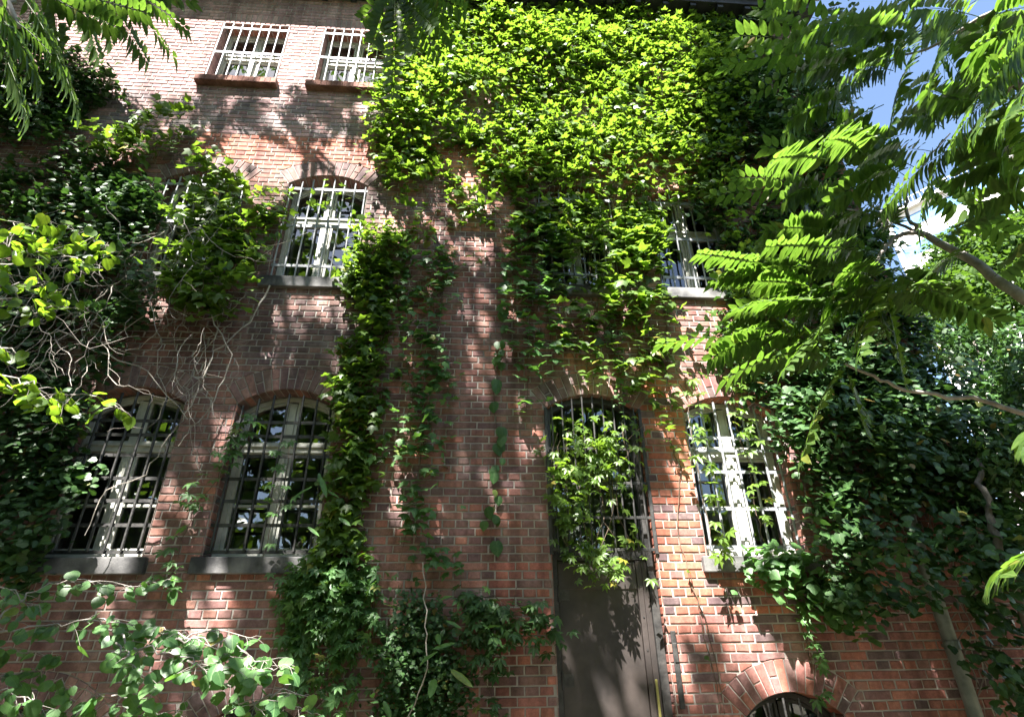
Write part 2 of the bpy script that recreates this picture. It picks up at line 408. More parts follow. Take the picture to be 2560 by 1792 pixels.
# mortar sheet behind the bricks, with the real openings cut out
YM = D + 0.008
cuts = {XL, XR}
for o in OPS:
    n = 14 if o['rise'] else 1
    for i in range(n + 1): cuts.add(o['x0'] + o['w'] * i / n)
cuts = sorted(cuts)
for xa, xb in zip(cuts[:-1], cuts[1:]):
    if xb - xa < 1e-6: continue
    xm = (xa + xb) / 2
    iv = []
    for o in OPS:
        if o['x0'] < xm < o['x1']:
            ta, tb = (intr(o, xa), intr(o, xb)) if o['rise'] else (o['zp'], o['zp'])
            iv.append((o['zs'], o['zs'], ta, tb))
    iv.sort(); za = zb = 0.0
    for s0, s1, ta, tb in iv:
        if s0 > za: mort.add([(xa, YM, za), (xb, YM, zb), (xb, YM, s1), (xa, YM, s0)], [(0, 1, 2, 3)])
        za, zb = ta, tb
    mort.add([(xa, YM, za), (xb, YM, zb), (xb, YM, ZTOP), (xa, YM, ZTOP)], [(0, 1, 2, 3)])
# reveals (brick jambs and soffits) with mortar behind them
RD = 0.20
for o in OPS:
    zt = o['zp']; zb = o['zs']
    for sx, xx in ((1, o['x0']), (-1, o['x1'])):
        mort.add([(xx - sx * .008, D, zb), (xx - sx * .008, D + 0.3, zb), (xx - sx * .008, D + 0.3, zt), (xx - sx * .008, D, zt)], [(0, 1, 2, 3)])
        c = int(zb / CH)
        while c * CH < zt:
            a, b = max(c * CH + J / 2, zb), min((c + 1) * CH - J / 2, zt)
            if b - a > 0.02:
                w_ = RD + 0.0 if c % 2 else RD
                pts = [(0.004, a), (w_, a), (w_, b), (0.004, b)]
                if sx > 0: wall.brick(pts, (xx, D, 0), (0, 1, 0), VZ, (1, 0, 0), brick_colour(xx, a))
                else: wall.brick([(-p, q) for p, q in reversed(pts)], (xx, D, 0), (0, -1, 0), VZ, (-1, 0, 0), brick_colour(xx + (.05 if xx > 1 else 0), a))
            c += 1
    if o['rise']:
        A = [(o['xm'] + (o['R'] + .008) * math.sin(t), o['zc'] + (o['R'] + .008) * math.cos(t)) for t in np.linspace(-o['half'], o['half'], 15)]
        for p, q in zip(A[:-1], A[1:]): mort.add([(p[0], D, p[1]), (p[0], D + .3, p[1]), (q[0], D + .3, q[1]), (q[0], D, q[1])], [(0, 1, 2, 3)])
    else:
        mort.add([(o['x0'], D, zt + .004), (o['x0'], D + .3, zt + .004), (o['x1'], D + .3, zt + .004), (o['x1'], D, zt + .004)], [(0, 1, 2, 3)])
wall.build('wall_bricks', M['brick'], bld, tint=True)
# side wall, back and the body of the house behind the mortar sheet
mort.add([(XR - .012, D + .009, 0), (XR - .012, D + 9, 0), (XR - .012, D + 9, ZTOP), (XR - .012, D + .009, ZTOP)], [(0, 1, 2, 3)])
mort.add([(XL, D + 9, 0), (XR, D + 9, 0), (XR, D + 9, ZTOP), (XL, D + 9, ZTOP)], [(3, 2, 1, 0)])
mort.build('wall', M['mortar'], bld)

# arches: interlocked voussoirs, and flat soldier heads over the top windows
for o in OPS:
    b = Bricks()
    if o['rise']:
        n = int(round(2 * o['half'] * (o['R'] + .1) / 0.079)); step = 2 * o['half'] / n
        for i in range(n):
            t0, t1 = -o['half'] + step * i, -o['half'] + step * (i + 1)
            ja = 0.0045
            def pt(t, r, s):
                t2 = t + s * ja / r; return (o['xm'] + r * math.sin(t2), o['zc'] + r * math.cos(t2))
            rr = [(o['R'], o['R'] + TH)] if i % 2 == 0 else [(o['R'], o['R'] + .122), (o['R'] + .132, o['R'] + TH)]
            if random.random() < 0.12: rr = [(o['R'], o['R'] + TH)]
            for r0, r1 in rr:
                pts = [pt(t0, r0, 1), pt(t1, r0, -1), pt(t1, r1, -1), pt(t0, r1, 1)]
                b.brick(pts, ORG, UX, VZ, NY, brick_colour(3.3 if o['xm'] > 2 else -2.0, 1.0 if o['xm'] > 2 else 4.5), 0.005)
            # soffit of the voussoir
            tm = (t0 + t1) / 2; rad = np.array([math.sin(tm), 0, math.cos(tm)]); tan = np.array([math.cos(tm), 0, -math.sin(tm)])
            oo = np.array([o['xm'], D, o['zc']]) + rad * o['R']
            hw = step * o['R'] / 2 - .004
            b.brick([(-hw, 0.004), (-hw, RD), (hw, RD), (hw, 0.004)][::-1], oo, tan, (0, 1, 0), -rad, brick_colour(o['xm'], 3.0))
    elif o['kind'] == 'top':
        n = int(round((o['w'] + .12) / CH)); xa = o['x0'] - .06
        for i in range(n):
            x0 = xa + i * (o['w'] + .12) / n; x1 = x0 + (o['w'] + .12) / n
            k = (i + .5 - n / 2) / n * 0.10
            b.brick([(max(x0 + .004, o['x0'] - .06), o['zp']), (x1 - .004, o['zp']), (x1 - .004 + k, o['zp'] + TH), (x0 + .004 + k, o['zp'] + TH)], ORG, UX, VZ, NY, brick_colour(o['xm'], 9), 0.005)
            b.brick([(x0 + .004, .004), (x1 - .004, .004), (x1 - .004, RD), (x0 + .004, RD)] if o['x0'] <= x0 and x1 <= o['x1'] else [(o['x0'] + .02, .004), (o['x0'] + .06, .004), (o['x0'] + .06, RD), (o['x0'] + .02, RD)],
                    (0, D, o['zp'] - .0), (1, 0, 0), (0, 1, 0), (0, 0, -1), (0.26, 0.11, 0.08))
    else: continue
    b.build('brick_arch', M['brick'], bld, tint=True)

# eave, gutter, roof
e = MB(); e.box(XL, XR + .3, D - 0.31, D + .5, ZTOP, ZTOP + .05); e.box(XL, XR + .3, D - .33, D - .31, ZTOP - .02, ZTOP + .24)
for i in range(40):
    x = XL + .3 + i * .46; e.box(x, x + .09, D - .30, D - .003, ZTOP - .09, ZTOP - .002)
e.build('eave', M['eave'], bld)
gt = MB(); A = []; B = []
for k in range(9):
    t = math.pi * k / 8; A.append((D - .42 + .085 * math.cos(t + math.pi), ZTOP + .2 - .085 * math.sin(t))); B.append((D - .42 + .078 * math.cos(t + math.pi), ZTOP + .2 - .078 * math.sin(t)))
for P, fl in ((A, 1), (B, 0)):
    for p, q in zip(P[:-1], P[1:]):
        f = [(XL, p[0], p[1]), (XR + .35, p[0], p[1]), (XR + .35, q[0], q[1]), (XL, q[0], q[1])]
        gt.add(f if fl else f[::-1], [(0, 1, 2, 3)])
gt.build('gutter', M['gutter'], bld, smooth=True)
rf = MB(); rf.band([(XL, 0), (XR + .35, 0)], [(XL, .1), (XR + .35, .1)], 0, 0.01); rf = MB()
rf.add([(XL, D - .38, ZTOP + .26), (XR + .35, D - .38, ZTOP + .26), (XR + .35, D + 4.7, ZTOP + 3.6), (XL, D + 4.7, ZTOP + 3.6),
        (XL, D - .38, ZTOP + .20), (XR + .35, D - .38, ZTOP + .20), (XR + .35, D + 4.7, ZTOP + 3.5), (XL, D + 4.7, ZTOP + 3.5)],
       [(0, 1, 2, 3), (7, 6, 5, 4), (0, 4, 5, 1), (1, 5, 6, 2)])
rf.add([(XL, D + 4.7, ZTOP + 3.6), (XR + .35, D + 4.7, ZTOP + 3.6), (XR + .35, D + 9.4, ZTOP + .2), (XL, D + 9.4, ZTOP + .2)], [(0, 1, 2, 3)])
rf.build('roof', M['tile'], bld)

# downpipe with joints and brackets
dp = MB(); px = 4.335; py = D - .115
dp.tube([(px, py, 0.05), (px, py, 11.0)], 0.058, 20)
dpo = dp.build('downpipe', M['zinc'], bld, smooth=True)
for z in (1.62, 4.1, 6.6, 9.0):
    cb = MB(); cb.tube([(px, py, z), (px, py, z + .07)], 0.066, 20); cb.box(px - .012, px + .012, py + .05, D + .004, z + .02, z + .05)
    cb.build('pipe_collar', M['zinc'], dpo, smooth=False, bevel=.003)

# windows
def head(o, x, off):                        # underside of the frame head at x
    return intr(o, x, -off) if o['rise'] else o['zp'] - off
def xs_of(x0, x1, n): return [x0 + (x1 - x0) * i / n for i in range(n + 1)]
def sub_empty(name):
    e_ = bpy.data.objects.new(name, None); COL.objects.link(e_); e_.parent = bld; e_.matrix_parent_inverse = Matrix.Translation(-Vector(bld.location)); return e_
def window(o):
    x0, x1, zs, zp = o['x0'], o['x1'], o['zs'], o['zp']; xm = o['xm']; yf = D + 0.205; kind = o['kind']
    f = MB(); nn = 12 if o['rise'] else 1
    fw = 0.05
    f.box(x0 + .002, x0 + fw, yf, yf + .09, zs + .05, zp - .02); f.box(x1 - fw, x1 - .002, yf, yf + .09, zs + .05, zp - .02)
    f.box(x0 + .004, x1 - .004, yf - .02, yf + .09, zs + .0, zs + .06)
    A = [(x, head(o, x, .003)) for x in xs_of(x0 + .003, x1 - .003, nn)]; B = [(x, head(o, x, fw + .004)) for x in xs_of(x0 + .003, x1 - .003, nn)]
    f.band(A, B, yf + .003, yf + .088)
    tz = {'ground': 3.53, 'first': 6.57, 'top': 9.72}.get(kind, zs + (zp - zs) * .6)
    f.box(x0 + fw, x1 - fw, yf - .012, yf + .08, tz - .045, tz + .045)
    f.box(x0 + fw, x1 - fw, yf - .03, yf - .012, tz + .015, tz + .045)
    # centre post and casements
    f.box(xm - .042, xm + .042, yf - .006, yf + .082, zs + .06, tz - .045); f.box(xm - .036, xm + .036, yf + .004, yf + .084, tz + .045, head(o, xm, .075))
    f.box(xm - .016, xm + .016, yf - .022, yf - .006, zs + .07, tz - .05)
    sw = .034
    for a, b in ((x0 + fw, xm - .042), (xm + .042, x1 - fw)):
        f.box(a, a + sw, yf + .012, yf + .06, zs + .062, tz - .047); f.box(b - sw, b, yf + .012, yf + .06, zs + .062, tz - .047)
        f.box(a + sw, b - sw, yf + .013, yf + .06, zs + .062, zs + .062 + sw + .015); f.box(a + sw, b - sw, yf + .013, yf + .06, tz - .047 - sw, tz - .047)
        zm = zs + (tz - zs) * .47
        if kind in ('ground', 'top'): f.box(a + sw, b - sw, yf + .018, yf + .055, zm - .014, zm + .014)
        # upper light
        f.box(a, a + sw * .8, yf + .014, yf + .06, tz + .047, min(head(o, a, .08), head(o, a + sw, .08))); f.box(b - sw * .8, b, yf + .014, yf + .06, tz + .047, min(head(o, b, .08), head(o, b - sw, .08)))
        f.box(a + sw * .8, b - sw * .8, yf + .015, yf + .06, tz + .047, tz + .047 + sw)
        A = [(x, head(o, x, .056)) for x in xs_of(a, b, 6)]; B = [(x, head(o, x, .085)) for x in xs_of(a, b, 6)]
        f.band(A, B, yf + .016, yf + .06)
    fo = f.build('window_frame', M['iron'] if kind == 'base' else M['white'], bld, bevel=.004)
    if kind != 'base':                       # box windows: a second pair of sashes stands behind the first
        i_ = MB(); i_.v = [(xm + (q[0] - xm) * .955, q[1] + .125, q[2]) for q in f.v]; i_.f = list(f.f); i_.c = list(f.c); i_.build('inner_frame', M['white'], fo)
    p = MB(); yg = yf + .035; X = xs_of(x0 + fw, x1 - fw, 10)
    for a, b in zip(X[:-1], X[1:]):
        p.add([(a, yg, zs + .06), (b, yg, zs + .06), (b, yg, head(o, b, .05)), (a, yg, head(o, a, .05))], [(0, 1, 2, 3)])
    p.build('pane', M['glass'], fo)
    r = MB(); h = zp + o['rise'] + .02; ya, yb = yf + .095, yf + 1.6
    r.add([(x0 - .3, ya, zs - .2), (x1 + .3, ya, zs - .2), (x1 + .3, yb, zs - .2), (x0 - .3, yb, zs - .2), (x0 - .3, ya, h + .3), (x1 + .3, ya, h + .3), (x1 + .3, yb, h + .3), (x0 - .3, yb, h + .3)],
          [(0, 1, 2, 3), (7, 6, 5, 4), (3, 2, 6, 7), (1, 5, 6, 2), (0, 3, 7, 4)])
    r.build('room_interior', M['room'], fo)
    if kind == 'top' and x0 > -3 and x0 < -2:
        c = MB(); c.box(x0 + .05, x1 - .05, yf + .14, yf + .15, zs + (zp - zs) * .1, zs + (zp - zs) * .62); c.build('pale_blind', M['curtain'], fo)
    # sill
    s = MB()
    if kind in ('ground', 'first'):
        s.box(x0 - .07, x1 + .07, D - .055, D + .205, zs - .148, zs - .004)
        s.build('window_sill', M['stone'], bld, bevel=.008)
    elif kind == 'top':
        bb = Bricks(); n = 15; xa, xb = x0 - .06, x1 + .06; y0s = D - .105
        for i in range(n):
            a, b2 = xa + (xb - xa) * i / n + .003, xa + (xb - xa) * (i + 1) / n - .003
            col = random.choice([(0.30, 0.15, 0.12), (0.26, 0.13, 0.105), (0.33, 0.17, 0.13)])
            bb.brick([(a, zs - .115), (b2, zs - .115), (b2, zs - .005), (a, zs - .005)], (0, y0s, 0), UX, VZ, NY, col, 0.004)
        for c0 in (0,):
            bb.add([(xa, y0s + .006, zs - .117), (xb, y0s + .006, zs - .117), (xb, D, zs - .117), (xa, D, zs - .117), (xa, y0s + .006, zs - .006), (xb, y0s + .006, zs - .006), (xb, D + .205, zs - .004), (xa, D + .205, zs - .004)],
                   [(0, 3, 2, 1), (4, 5, 6, 7), (0, 1, 5, 4), (1, 2, 6, 5), (0, 4, 7, 3)], (0.22, 0.13, 0.10))
        bb.build('window_sill', M['brick'], bld, tint=True)
    # grille
    if kind == 'base':
        gm = M['iron']; gx = xs_of(x0 + .08, x1 - .08, 5); rails = [zs + .1, zs + .5]; zt0, zt1 = zs + .03, None; r_ = .010
    elif kind == 'ground':
        gm = M['iron'] if x0 < 0 else M['steel']; gx = xs_of(x0 + .055, x1 - .055, 6)[0 if x0 < 0 else 0:]; rails = [2.49, 2.73, 2.955, 3.17, 3.40, 3.61, 3.76] if x0 < 0 else [2.53, 2.90, 3.28, 3.51, 3.65]
        zt0, zt1 = zs + .05, None; r_ = .0125
    elif kind == 'first':
        gm = M['steel']; gx = xs_of(x0 + .03, x1 - .03, 7); rails = [5.74, 6.35, 6.96]; zt0, zt1 = zs + .03, zp + .07; r_ = .0105
    else:
        gm = M['pale_steel']; gx = xs_of(x0 + .012, x1 - .012, 7); rails = [8.97, 9.59, 10.17]; zt0, zt1 = zs + .05, zp - .004; r_ = .0095
    yg = D + .028 if kind != 'top' else D + .008
    go = sub_empty('window_grille')
    for z in rails:
        rl = MB()
        if kind != 'ground': rl.box(x0 - .012, x1 + .012, yg - .004, yg + .010, z - .019, z + .019)
        else: rl.box(x0 - .03, x1 + .012, yg + .005, yg + .014, z - .016, z + .016)
        rl.build('rail', gm, go, bevel=.002 if kind != 'ground' else 0)
    for i, x in enumerate(gx):
        top = zt1 if zt1 else intr(o, x, -.02) - .02
        if kind == 'first':
            d = abs(x - xm) / (o['w'] / 2); top = zp + .135 * (1 - d * d) - .01 if d < .97 else zp - .02
        if kind == 'ground': top = intr(o, x, -.03) - .02
        bm = MB(); bm.tube([(x, yg - .006, zt0), (x, yg - .006, top - .03), (x, yg - .006, top)], [r_, r_, r_ * (.5 if kind == 'first' else 1)], 8)
        bm.build('bar', gm, go, smooth=False)

for o in OPS:
    if o['kind'] != 'door': window(o)

# the door with its barred fanlight
o = [q for q in OPS if q['kind'] == 'door'][0]
x0, x1, zp = o['x0'], o['x1'], o['zp']; yd = D + .10
df = MB(); df.box(x0 + .003, x0 + .055, yd - .02, yd + .08, .02, zp); df.box(x1 - .075, x1 - .003, yd - .02, yd + .08, .02, zp)
A = [(x, intr(o, x, -.003)) for x in xs_of(x0 + .003, x1 - .003, 14)]; B = [(x, intr(o, x, -.065)) for x in xs_of(x0 + .003, x1 - .003, 14)]
df.band(A, B, yd - .018, yd + .078); df.box(x0 + .055, x1 - .075, yd - .012, yd + .07, 2.42, 2.52)
dfo = df.build('door_frame', M['iron'], bld, bevel=.004)
dr = MB(); dr.box(x0 + .058, x1 - .19, yd + .012, yd + .055, .05, 2.415); dr.box(x0 + .058, x1 - .19, yd + .002, yd + .012, 2.16, 2.40)
dr.box(x1 - .186, x1 - .135, yd - .006, yd + .05, .05, 2.415); dr.box(x1 - .131, x1 - .078, yd + .004, yd + .05, .05, 2.415)
dro = dr.build('door', M['door'], bld, bevel=.005)
st = MB(); st.box(x1 - .122, x1 - .100, yd - .006, yd + .003, .3, 1.42); st.build('door_edge_strip', M['brass'], dro, bevel=.003)
for i in range(8):
    z = .3 + i * .27; rv = MB()
    rv.tube([(x1 - .16, yd - .011, z), (x1 - .16, yd - .005, z)], .008, 8); rv.build('rivet', M['iron'], dro)
for z in (.55, 1.35, 2.05):
    hg = MB(); hg.tube([(x0 + .056, yd - .022, z), (x0 + .056, yd - .022, z + .14)], .012, 10); hg.box(x0 + .06, x0 + .16, yd + .005, yd + .012, z + .02, z + .12); hg.build('hinge', M['iron'], dro)
lk = MB(); lk.tube([(x1 - .26, yd - .04, 1.05), (x1 - .26, yd + .012, 1.05)], .02, 12); lk.tube([(x1 - .26, yd - .035, 1.05), (x1 - .37, yd - .035, 1.045)], .010, 10)
lk.build('door_handle', M['iron'], dro)
p = MB(); X = xs_of(x0 + .05, x1 - .07, 10); yg = yd + .05
for a, b in zip(X[:-1], X[1:]): p.add([(a, yg, 2.5), (b, yg, 2.5), (b, yg, intr(o, b, -.05)), (a, yg, intr(o, a, -.05))], [(0, 1, 2, 3)])
p.build('fanlight_pane', M['glass'], dfo)
r = MB(); r.add([(x0, yd + .1, 0), (x1, yd + .1, 0), (x1, yd + 1.6, 0), (x0, yd + 1.6, 0), (x0, yd + .1, 4.4), (x1, yd + .1, 4.4), (x1, yd + 1.6, 4.4), (x0, yd + 1.6, 4.4)],
                [(0, 1, 2, 3), (7, 6, 5, 4), (3, 2, 6, 7), (1, 5, 6, 2), (0, 3, 7, 4)]); r.build('room_interior', M['room'], dfo)
yb = D - .012; go = sub_empty('fanlight_grille')
for z in (2.50, 2.80, 3.14, 3.50): rl = MB(); rl.box(x0 - .015, x1 + .02, yb, yb + .012, z - .014, z + .014); rl.build('rail', M['iron'], go, bevel=.003)
for xa in (x0 - .02, x1 - .008): rl = MB(); rl.box(xa, xa + .032, yb - .006, yb + .02, 2.46, zp); rl.build('side_post', M['iron'], go, bevel=.003)
for x in xs_of(x0 + .06, x1 - .06, 8):
    bm = MB(); bm.tube([(x, yb - .008, 2.47), (x, yb - .008, intr(o, x, -.03))], .0095, 8); bm.build('bar', M['iron'], go)
ib = MB(); ib.box(1.80, 1.845, D - .022, D - .002, 1.2, 1.80); ib.box(1.806, 1.839, D - .03, D - .022, 1.55, 1.70)
ib.build('iron_strap', M['iron'], bld, bevel=.004)

# ------------------------------------------------------------------ leaves
def fan(outline, centre, droop=.12, fold=.08):
    n = len(outline); V = [(centre[0], centre[1], 0.0)] + [(x, y, -abs(x) * fold * 2 - droop * max(0, y) ** 2) for x, y in outline]
    T = [(0, i + 1, (i + 1) % n + 1) for i in range(n)]
    mid = [1.0] + [0.0 if abs(x) > .02 else .7 for x, y in outline]
    return np.array(V), np.array(T), np.array(mid)
half = [(.20, -.10), (.44, .06), (.60, .50), (.27, .50), (.15, .80)]
T_TRI = fan([(0, .02)] + half + [(0, 1.08)] + [(-x, y) for x, y in reversed(half)], (0, .34))
half = [(.22, -.12), (.50, .08), (.56, .36), (.36, .52), (.24, .76)]
T_IVY = fan([(0, .0)] + half + [(0, 1.0)] + [(-x, y) for x, y in reversed(half)], (0, .34), .08, .10)
half = [(.2, -.06), (.42, .10), (.50, .38), (.38, .68), (.17, .90)]
T_RND = fan([(0, 0)] + half + [(0, 1.06)] + [(-x, y) for x, y in reversed(half)], (0, .42), .14, .10)
T_OVAL = fan([(0, 0), (.26, .2), (.3, .55), (.12, .9), (0, 1), (-.12, .9), (-.3, .55), (-.26, .2)], (0, .5), .1, .08)
def five():
    V = []; T = []; Mi = []
    for a, l in ((0, .95), (.68, .85), (-.68, .85), (1.5, .6), (-1.5, .6)):
        s, c = math.sin(a), math.cos(a); w = .17 * l / .9; b = len(V)
        def P(x, y, z): return (x * c + y * s, .12 + y * c - x * s, z - .22 * y * y)
        V += [P(0, .03, 0), P(-w, .55 * l, .03), P(0, l, -.03), P(w, .55 * l, .03), P(0, .55 * l, -.02)]
        T += [(b, b + 4, b + 1), (b + 1, b + 4, b + 2), (b, b + 3, b + 4), (b + 4, b + 3, b + 2)]; Mi += [1, 0, .3, 0, 1]
    return np.array(V), np.array(T), np.array(Mi, float)
T_FIVE = five()
def lance():
    st_ = [(0, 0), (.12, .155), (.35, .215), (.62, .175), (.85, .08), (1.0, 0)]; V = []; T = []; Mi = []
    for t, w in st_: V += [(-w, t, -.05 * t * t + .25 * w - .14 * t * t), (0, t, -.14 * t * t), (w, t, -.05 * t * t + .25 * w - .14 * t * t)]; Mi += [0, 1, 0]
    for i in range(len(st_) - 1):
        a, b = 3 * i, 3 * i + 3
        for j in (0, 1): T += [(a + j, a + j + 1, b + j + 1), (a + j, b + j + 1, b + j)]
    return np.array(V), np.array(T), np.array(Mi, float)
T_LAN = lance()
half = [(.10, .1), (.16, .4), (.12, .75)]
T_LONG = fan([(0, 0)] + half + [(0, 1.0)] + [(-x, y) for x, y in reversed(half)], (0, .45), .2, .1)

def leaf_mesh(name, T, P, tip, nrm, size, var, mat, parent, extra=None):
    V0, F0, mid = T; N = len(P)
    tip = unit(tip); nrm = unit(nrm - (nrm * tip).sum(1, keepdims=True) * tip); sx = np.cross(tip, nrm)
    curl = rng.uniform(.4, 1.7, N)
    Vl = V0[None] * size[:, None, None]
    V = P[:, None] + Vl[..., 0:1] * sx[:, None] + Vl[..., 1:2] * tip[:, None] + Vl[..., 2:3] * nrm[:, None] * curl[:, None, None]
    k = len(V0); F = F0[None] + (np.arange(N) * k)[:, None, None]
    var = np.where(rng.random(N) < .022, rng.uniform(.955, 1, N), np.clip(var, 0, 1) * .93)
    V = V.reshape(-1, 3); F = F.reshape(-1, 3); va = np.repeat(var, k); mi = np.tile(V0[:, 0], N); lo = np.tile(V0[:, 1], N)
    if extra is not None:                     # the stalks that carry the leaflets
        T2 = np.array([(f[0], f[j], f[j + 1]) for f in extra.f for j in range(1, len(f) - 1)]) + len(V)
        V = np.vstack([V, np.array(extra.v)]); F = np.vstack([F, T2]); va = np.r_[va, np.full(len(extra.v), .8)]; mi = np.r_[mi, np.zeros(len(extra.v))]; lo = np.r_[lo, np.zeros(len(extra.v))]
    me = mesh_np(name, V, F, True, {'var': va, 'across': mi, 'along': lo})
    return link(name, me, mat, parent)
def rnd(n, a, b): return rng.uniform(a, b, n)

def wall_leaf_dirs(n, tilt=1.0, wild=.3, face=.55):
    # leaves stand out from the wall, their faces turned up to the light, tips outwards and down
    nrm = np.stack([rng.normal(0, wild, n), -face + rng.normal(0, wild, n), rng.normal(.85, .2, n)], 1)
    tip = np.stack([rng.normal(0, .55, n), rng.normal(-.75, .2, n), rng.normal(-.55, .3, n)], 1) * tilt
    return tip, nrm

def wood(pts, jit, sub=6, r0=1.0):
    pts = [np.asarray(p, float) for p in pts]; out = []
    for a, b in zip(pts[:-1], pts[1:]):
        for k in range(sub): out.append(a + (b - a) * k / sub + rng.normal(0, jit, 3) * (0 if k == 0 and not out else 1))
    out.append(pts[-1]); return out

def mass(name, label, cat, poly, n, T, size, mat, off0=.06, bulge=.15, nscale=.9, thr=.25, wild=.3, face=.55, stems=8, seed=1, var=(0, 1), cl=9, cs=.085, st=(1, 1), group=None, stem_mat=None, stem_r=.006, edge=.0):
    """leafy cover on the wall inside a polygon, thinned and swollen by noise"""
    Y = D - off0 - bulge * .5; q = wall_xz(poly, Y); lo, hi = q.min(0), q.max(0)
    nz = vnoise(seed, nscale); nb = vnoise(seed + 50, nscale * .8); ne = vnoise(seed + 90, 2.2)
    nc = max(3, n // cl); C = np.zeros((0, 2))
    while len(C) < nc:
        c = rng.uniform(lo, hi, (nc * 3, 2)); w_ = np.stack([ne(c[:, 0], c[:, 1]) - .5, ne(c[:, 0] + 40, c[:, 1]) - .5], 1) * edge * 2.2
        ok = inside(c + w_, q) & ((nz(c[:, 0] * st[0], c[:, 1] * st[1]) - thr) * 3.2 > rng.random(len(c)))
        C = np.vstack([C, c[ok]])
    C = C[:nc]; k = np.arange(n) % nc
    cb = np.clip((nb(C[:, 0], C[:, 1]) - .25) * 1.7, 0.02, 1); coff = off0 + bulge * cb * (1 - rng.random(nc) ** 1.5 * .9)
    P = C[k] + np.stack([rng.normal(0, cs, n), rng.normal(-.3 * cs, cs * .8, n)], 1)
    off = np.maximum(off0 * .5, coff[k] + rng.normal(0, cs * .7, n))
    P3 = np.stack([P[:, 0], D - off, P[:, 1]], 1)
    tip, nrm = wall_leaf_dirs(n, 1, wild, face)
    ct = rng.normal(0, .3, (nc, 3)); nrm = nrm + ct[k]; tip = tip + np.roll(ct, 1, 1)[k] * 1.3
    cv = rng.random(nc)
    base = at(*np.mean(poly, 0), Y)
    root = empty(name, (base[0], D - .02, max(0, q[:, 1].min())), label, cat, group)
    v = np.clip(var[0] + (var[1] - var[0]) * (.55 * cv[k] + .45 * rng.random(n)), 0, 1)
    leaf_mesh('leaves', T, P3, tip, nrm, rnd(n, *size), v, mat, root)
    if stems:
        m = MB()
        for i in range(stems):
            for _ in range(40):
                a = rng.uniform(lo, hi); 
                if inside(a[None], q)[0]: break
            x, z = a; pts = []; L_ = rng.uniform(.5, 1.8)
            dx = rng.normal(0, .25)
            for k in range(10):
                zz = z - L_ * k / 9; xx = x + dx * k / 9 + .04 * math.sin(k * 1.3 + i)
                if not inside(np.array([[xx, zz]]), q)[0]: break
                pts.append((xx, D - .015 - off0 * .5 * rng.random(), zz))
            if len(pts) > 2: m.tube(pts, [stem_r * (1 - .5 * k / len(pts)) for k in range(len(pts))], 5)
        if m.v: m.build('stems', stem_mat or M['vinestem'], root)
    return root

def strand(label, pts, spacing, T, size, mat, spread=.06, reach=(.04, .11), droop=False, group='single creeper strands on the wall', name='creeper_strand', var=(0, 1), off=.012, face=.5, sr=.004):
    P = wood([at(x, y, D - off) for x, y in pts], .008, 5)
    P = [np.array([p[0], min(p[1], D - .006), p[2]]) for p in P]
    seg = np.array(P); d = np.r_[0, np.cumsum(np.linalg.norm(np.diff(seg, axis=0), axis=1))]
    n = max(2, int(d[-1] / spacing)); s = np.sort(rnd(n, 0, d[-1]))
    base = np.stack([np.interp(s, d, seg[:, k]) for k in range(3)], 1)
    pet = np.stack([rng.normal(0, spread, n), -rnd(n, *reach), rng.normal(.01, .03, n)], 1)
    tipb = base + pet
    root = empty(name, seg[-1], label, 'climbing plant', group)
    tip, nrm = wall_leaf_dirs(n, 1, .28, face)
    if droop: tip = np.stack([rng.normal(0, .15, n), rng.normal(-.15, .1, n), -np.ones(n)], 1); nrm = np.stack([rng.normal(0, .5, n), -np.ones(n), rng.normal(.2, .2, n)], 1)
    leaf_mesh('leaves', T, tipb, tip, nrm, rnd(n, *size), rnd(n, *var), mat, root)
    m = MB(); m.tube(P, [sr * (1.2 - .6 * i / len(P)) for i in range(len(P))], 5)
    for a, b in zip(base, tipb): m.tube([a, (a + b) / 2 + [0, 0, .008], b], .0014, 3, False)
    m.build('stem', M['vinestem'], root)
    return root

CRE = M['creeper']; IVY = M['ivy']
# sunlit curtain under the eave
mass('creeper_curtain', 'broad sunlit yellow green creeper curtain hanging under the eave above the middle windows', 'climbing plant',
     [(838, 60), (905, 0), (1290, -12), (1600, 5), (1700, 60), (1640, 300), (1590, 415), (1480, 435), (1410, 400), (1330, 385), (1240, 405), (1130, 375), (1060, 315), (980, 345), (905, 390), (850, 380), (835, 300), (868, 215), (858, 120)],
     18000, T_TRI, (.048, .105), CRE, .05, .32, 1.0, .12, .32, .55, 40, 3, (.2, 1), edge=.3, st=(1.5, .7), cs=.10)
mass('creeper_curtain', 'thin lower fringe of the sunlit creeper curtain, over bare brick between the middle window columns', 'climbing plant',
     [(850, 360), (1000, 330), (1100, 380), (1240, 430), (1400, 430), (1500, 450), (1480, 560), (1340, 540), (1240, 560), (1140, 520), (1020, 500), (960, 520), (870, 500)],
     720, T_TRI, (.07, .125), CRE, .03, .12, 1.0, .25, .3, .5, 22, 5, (.1, .8), edge=.35, cl=3, cs=.10, st=(2.6, .4))
mass('creeper_column', 'bright creeper column on the pier between the two right hand upper windows', 'climbing plant',
     [(1380, 430), (1500, 440), (1490, 560), (1480, 680), (1500, 760), (1510, 900), (1455, 900), (1440, 780), (1390, 690), (1380, 560)],
     520, T_TRI, (.08, .14), CRE, .04, .18, 1.3, .2, .3, .55, 10, 7, (.3, 1), edge=.15)
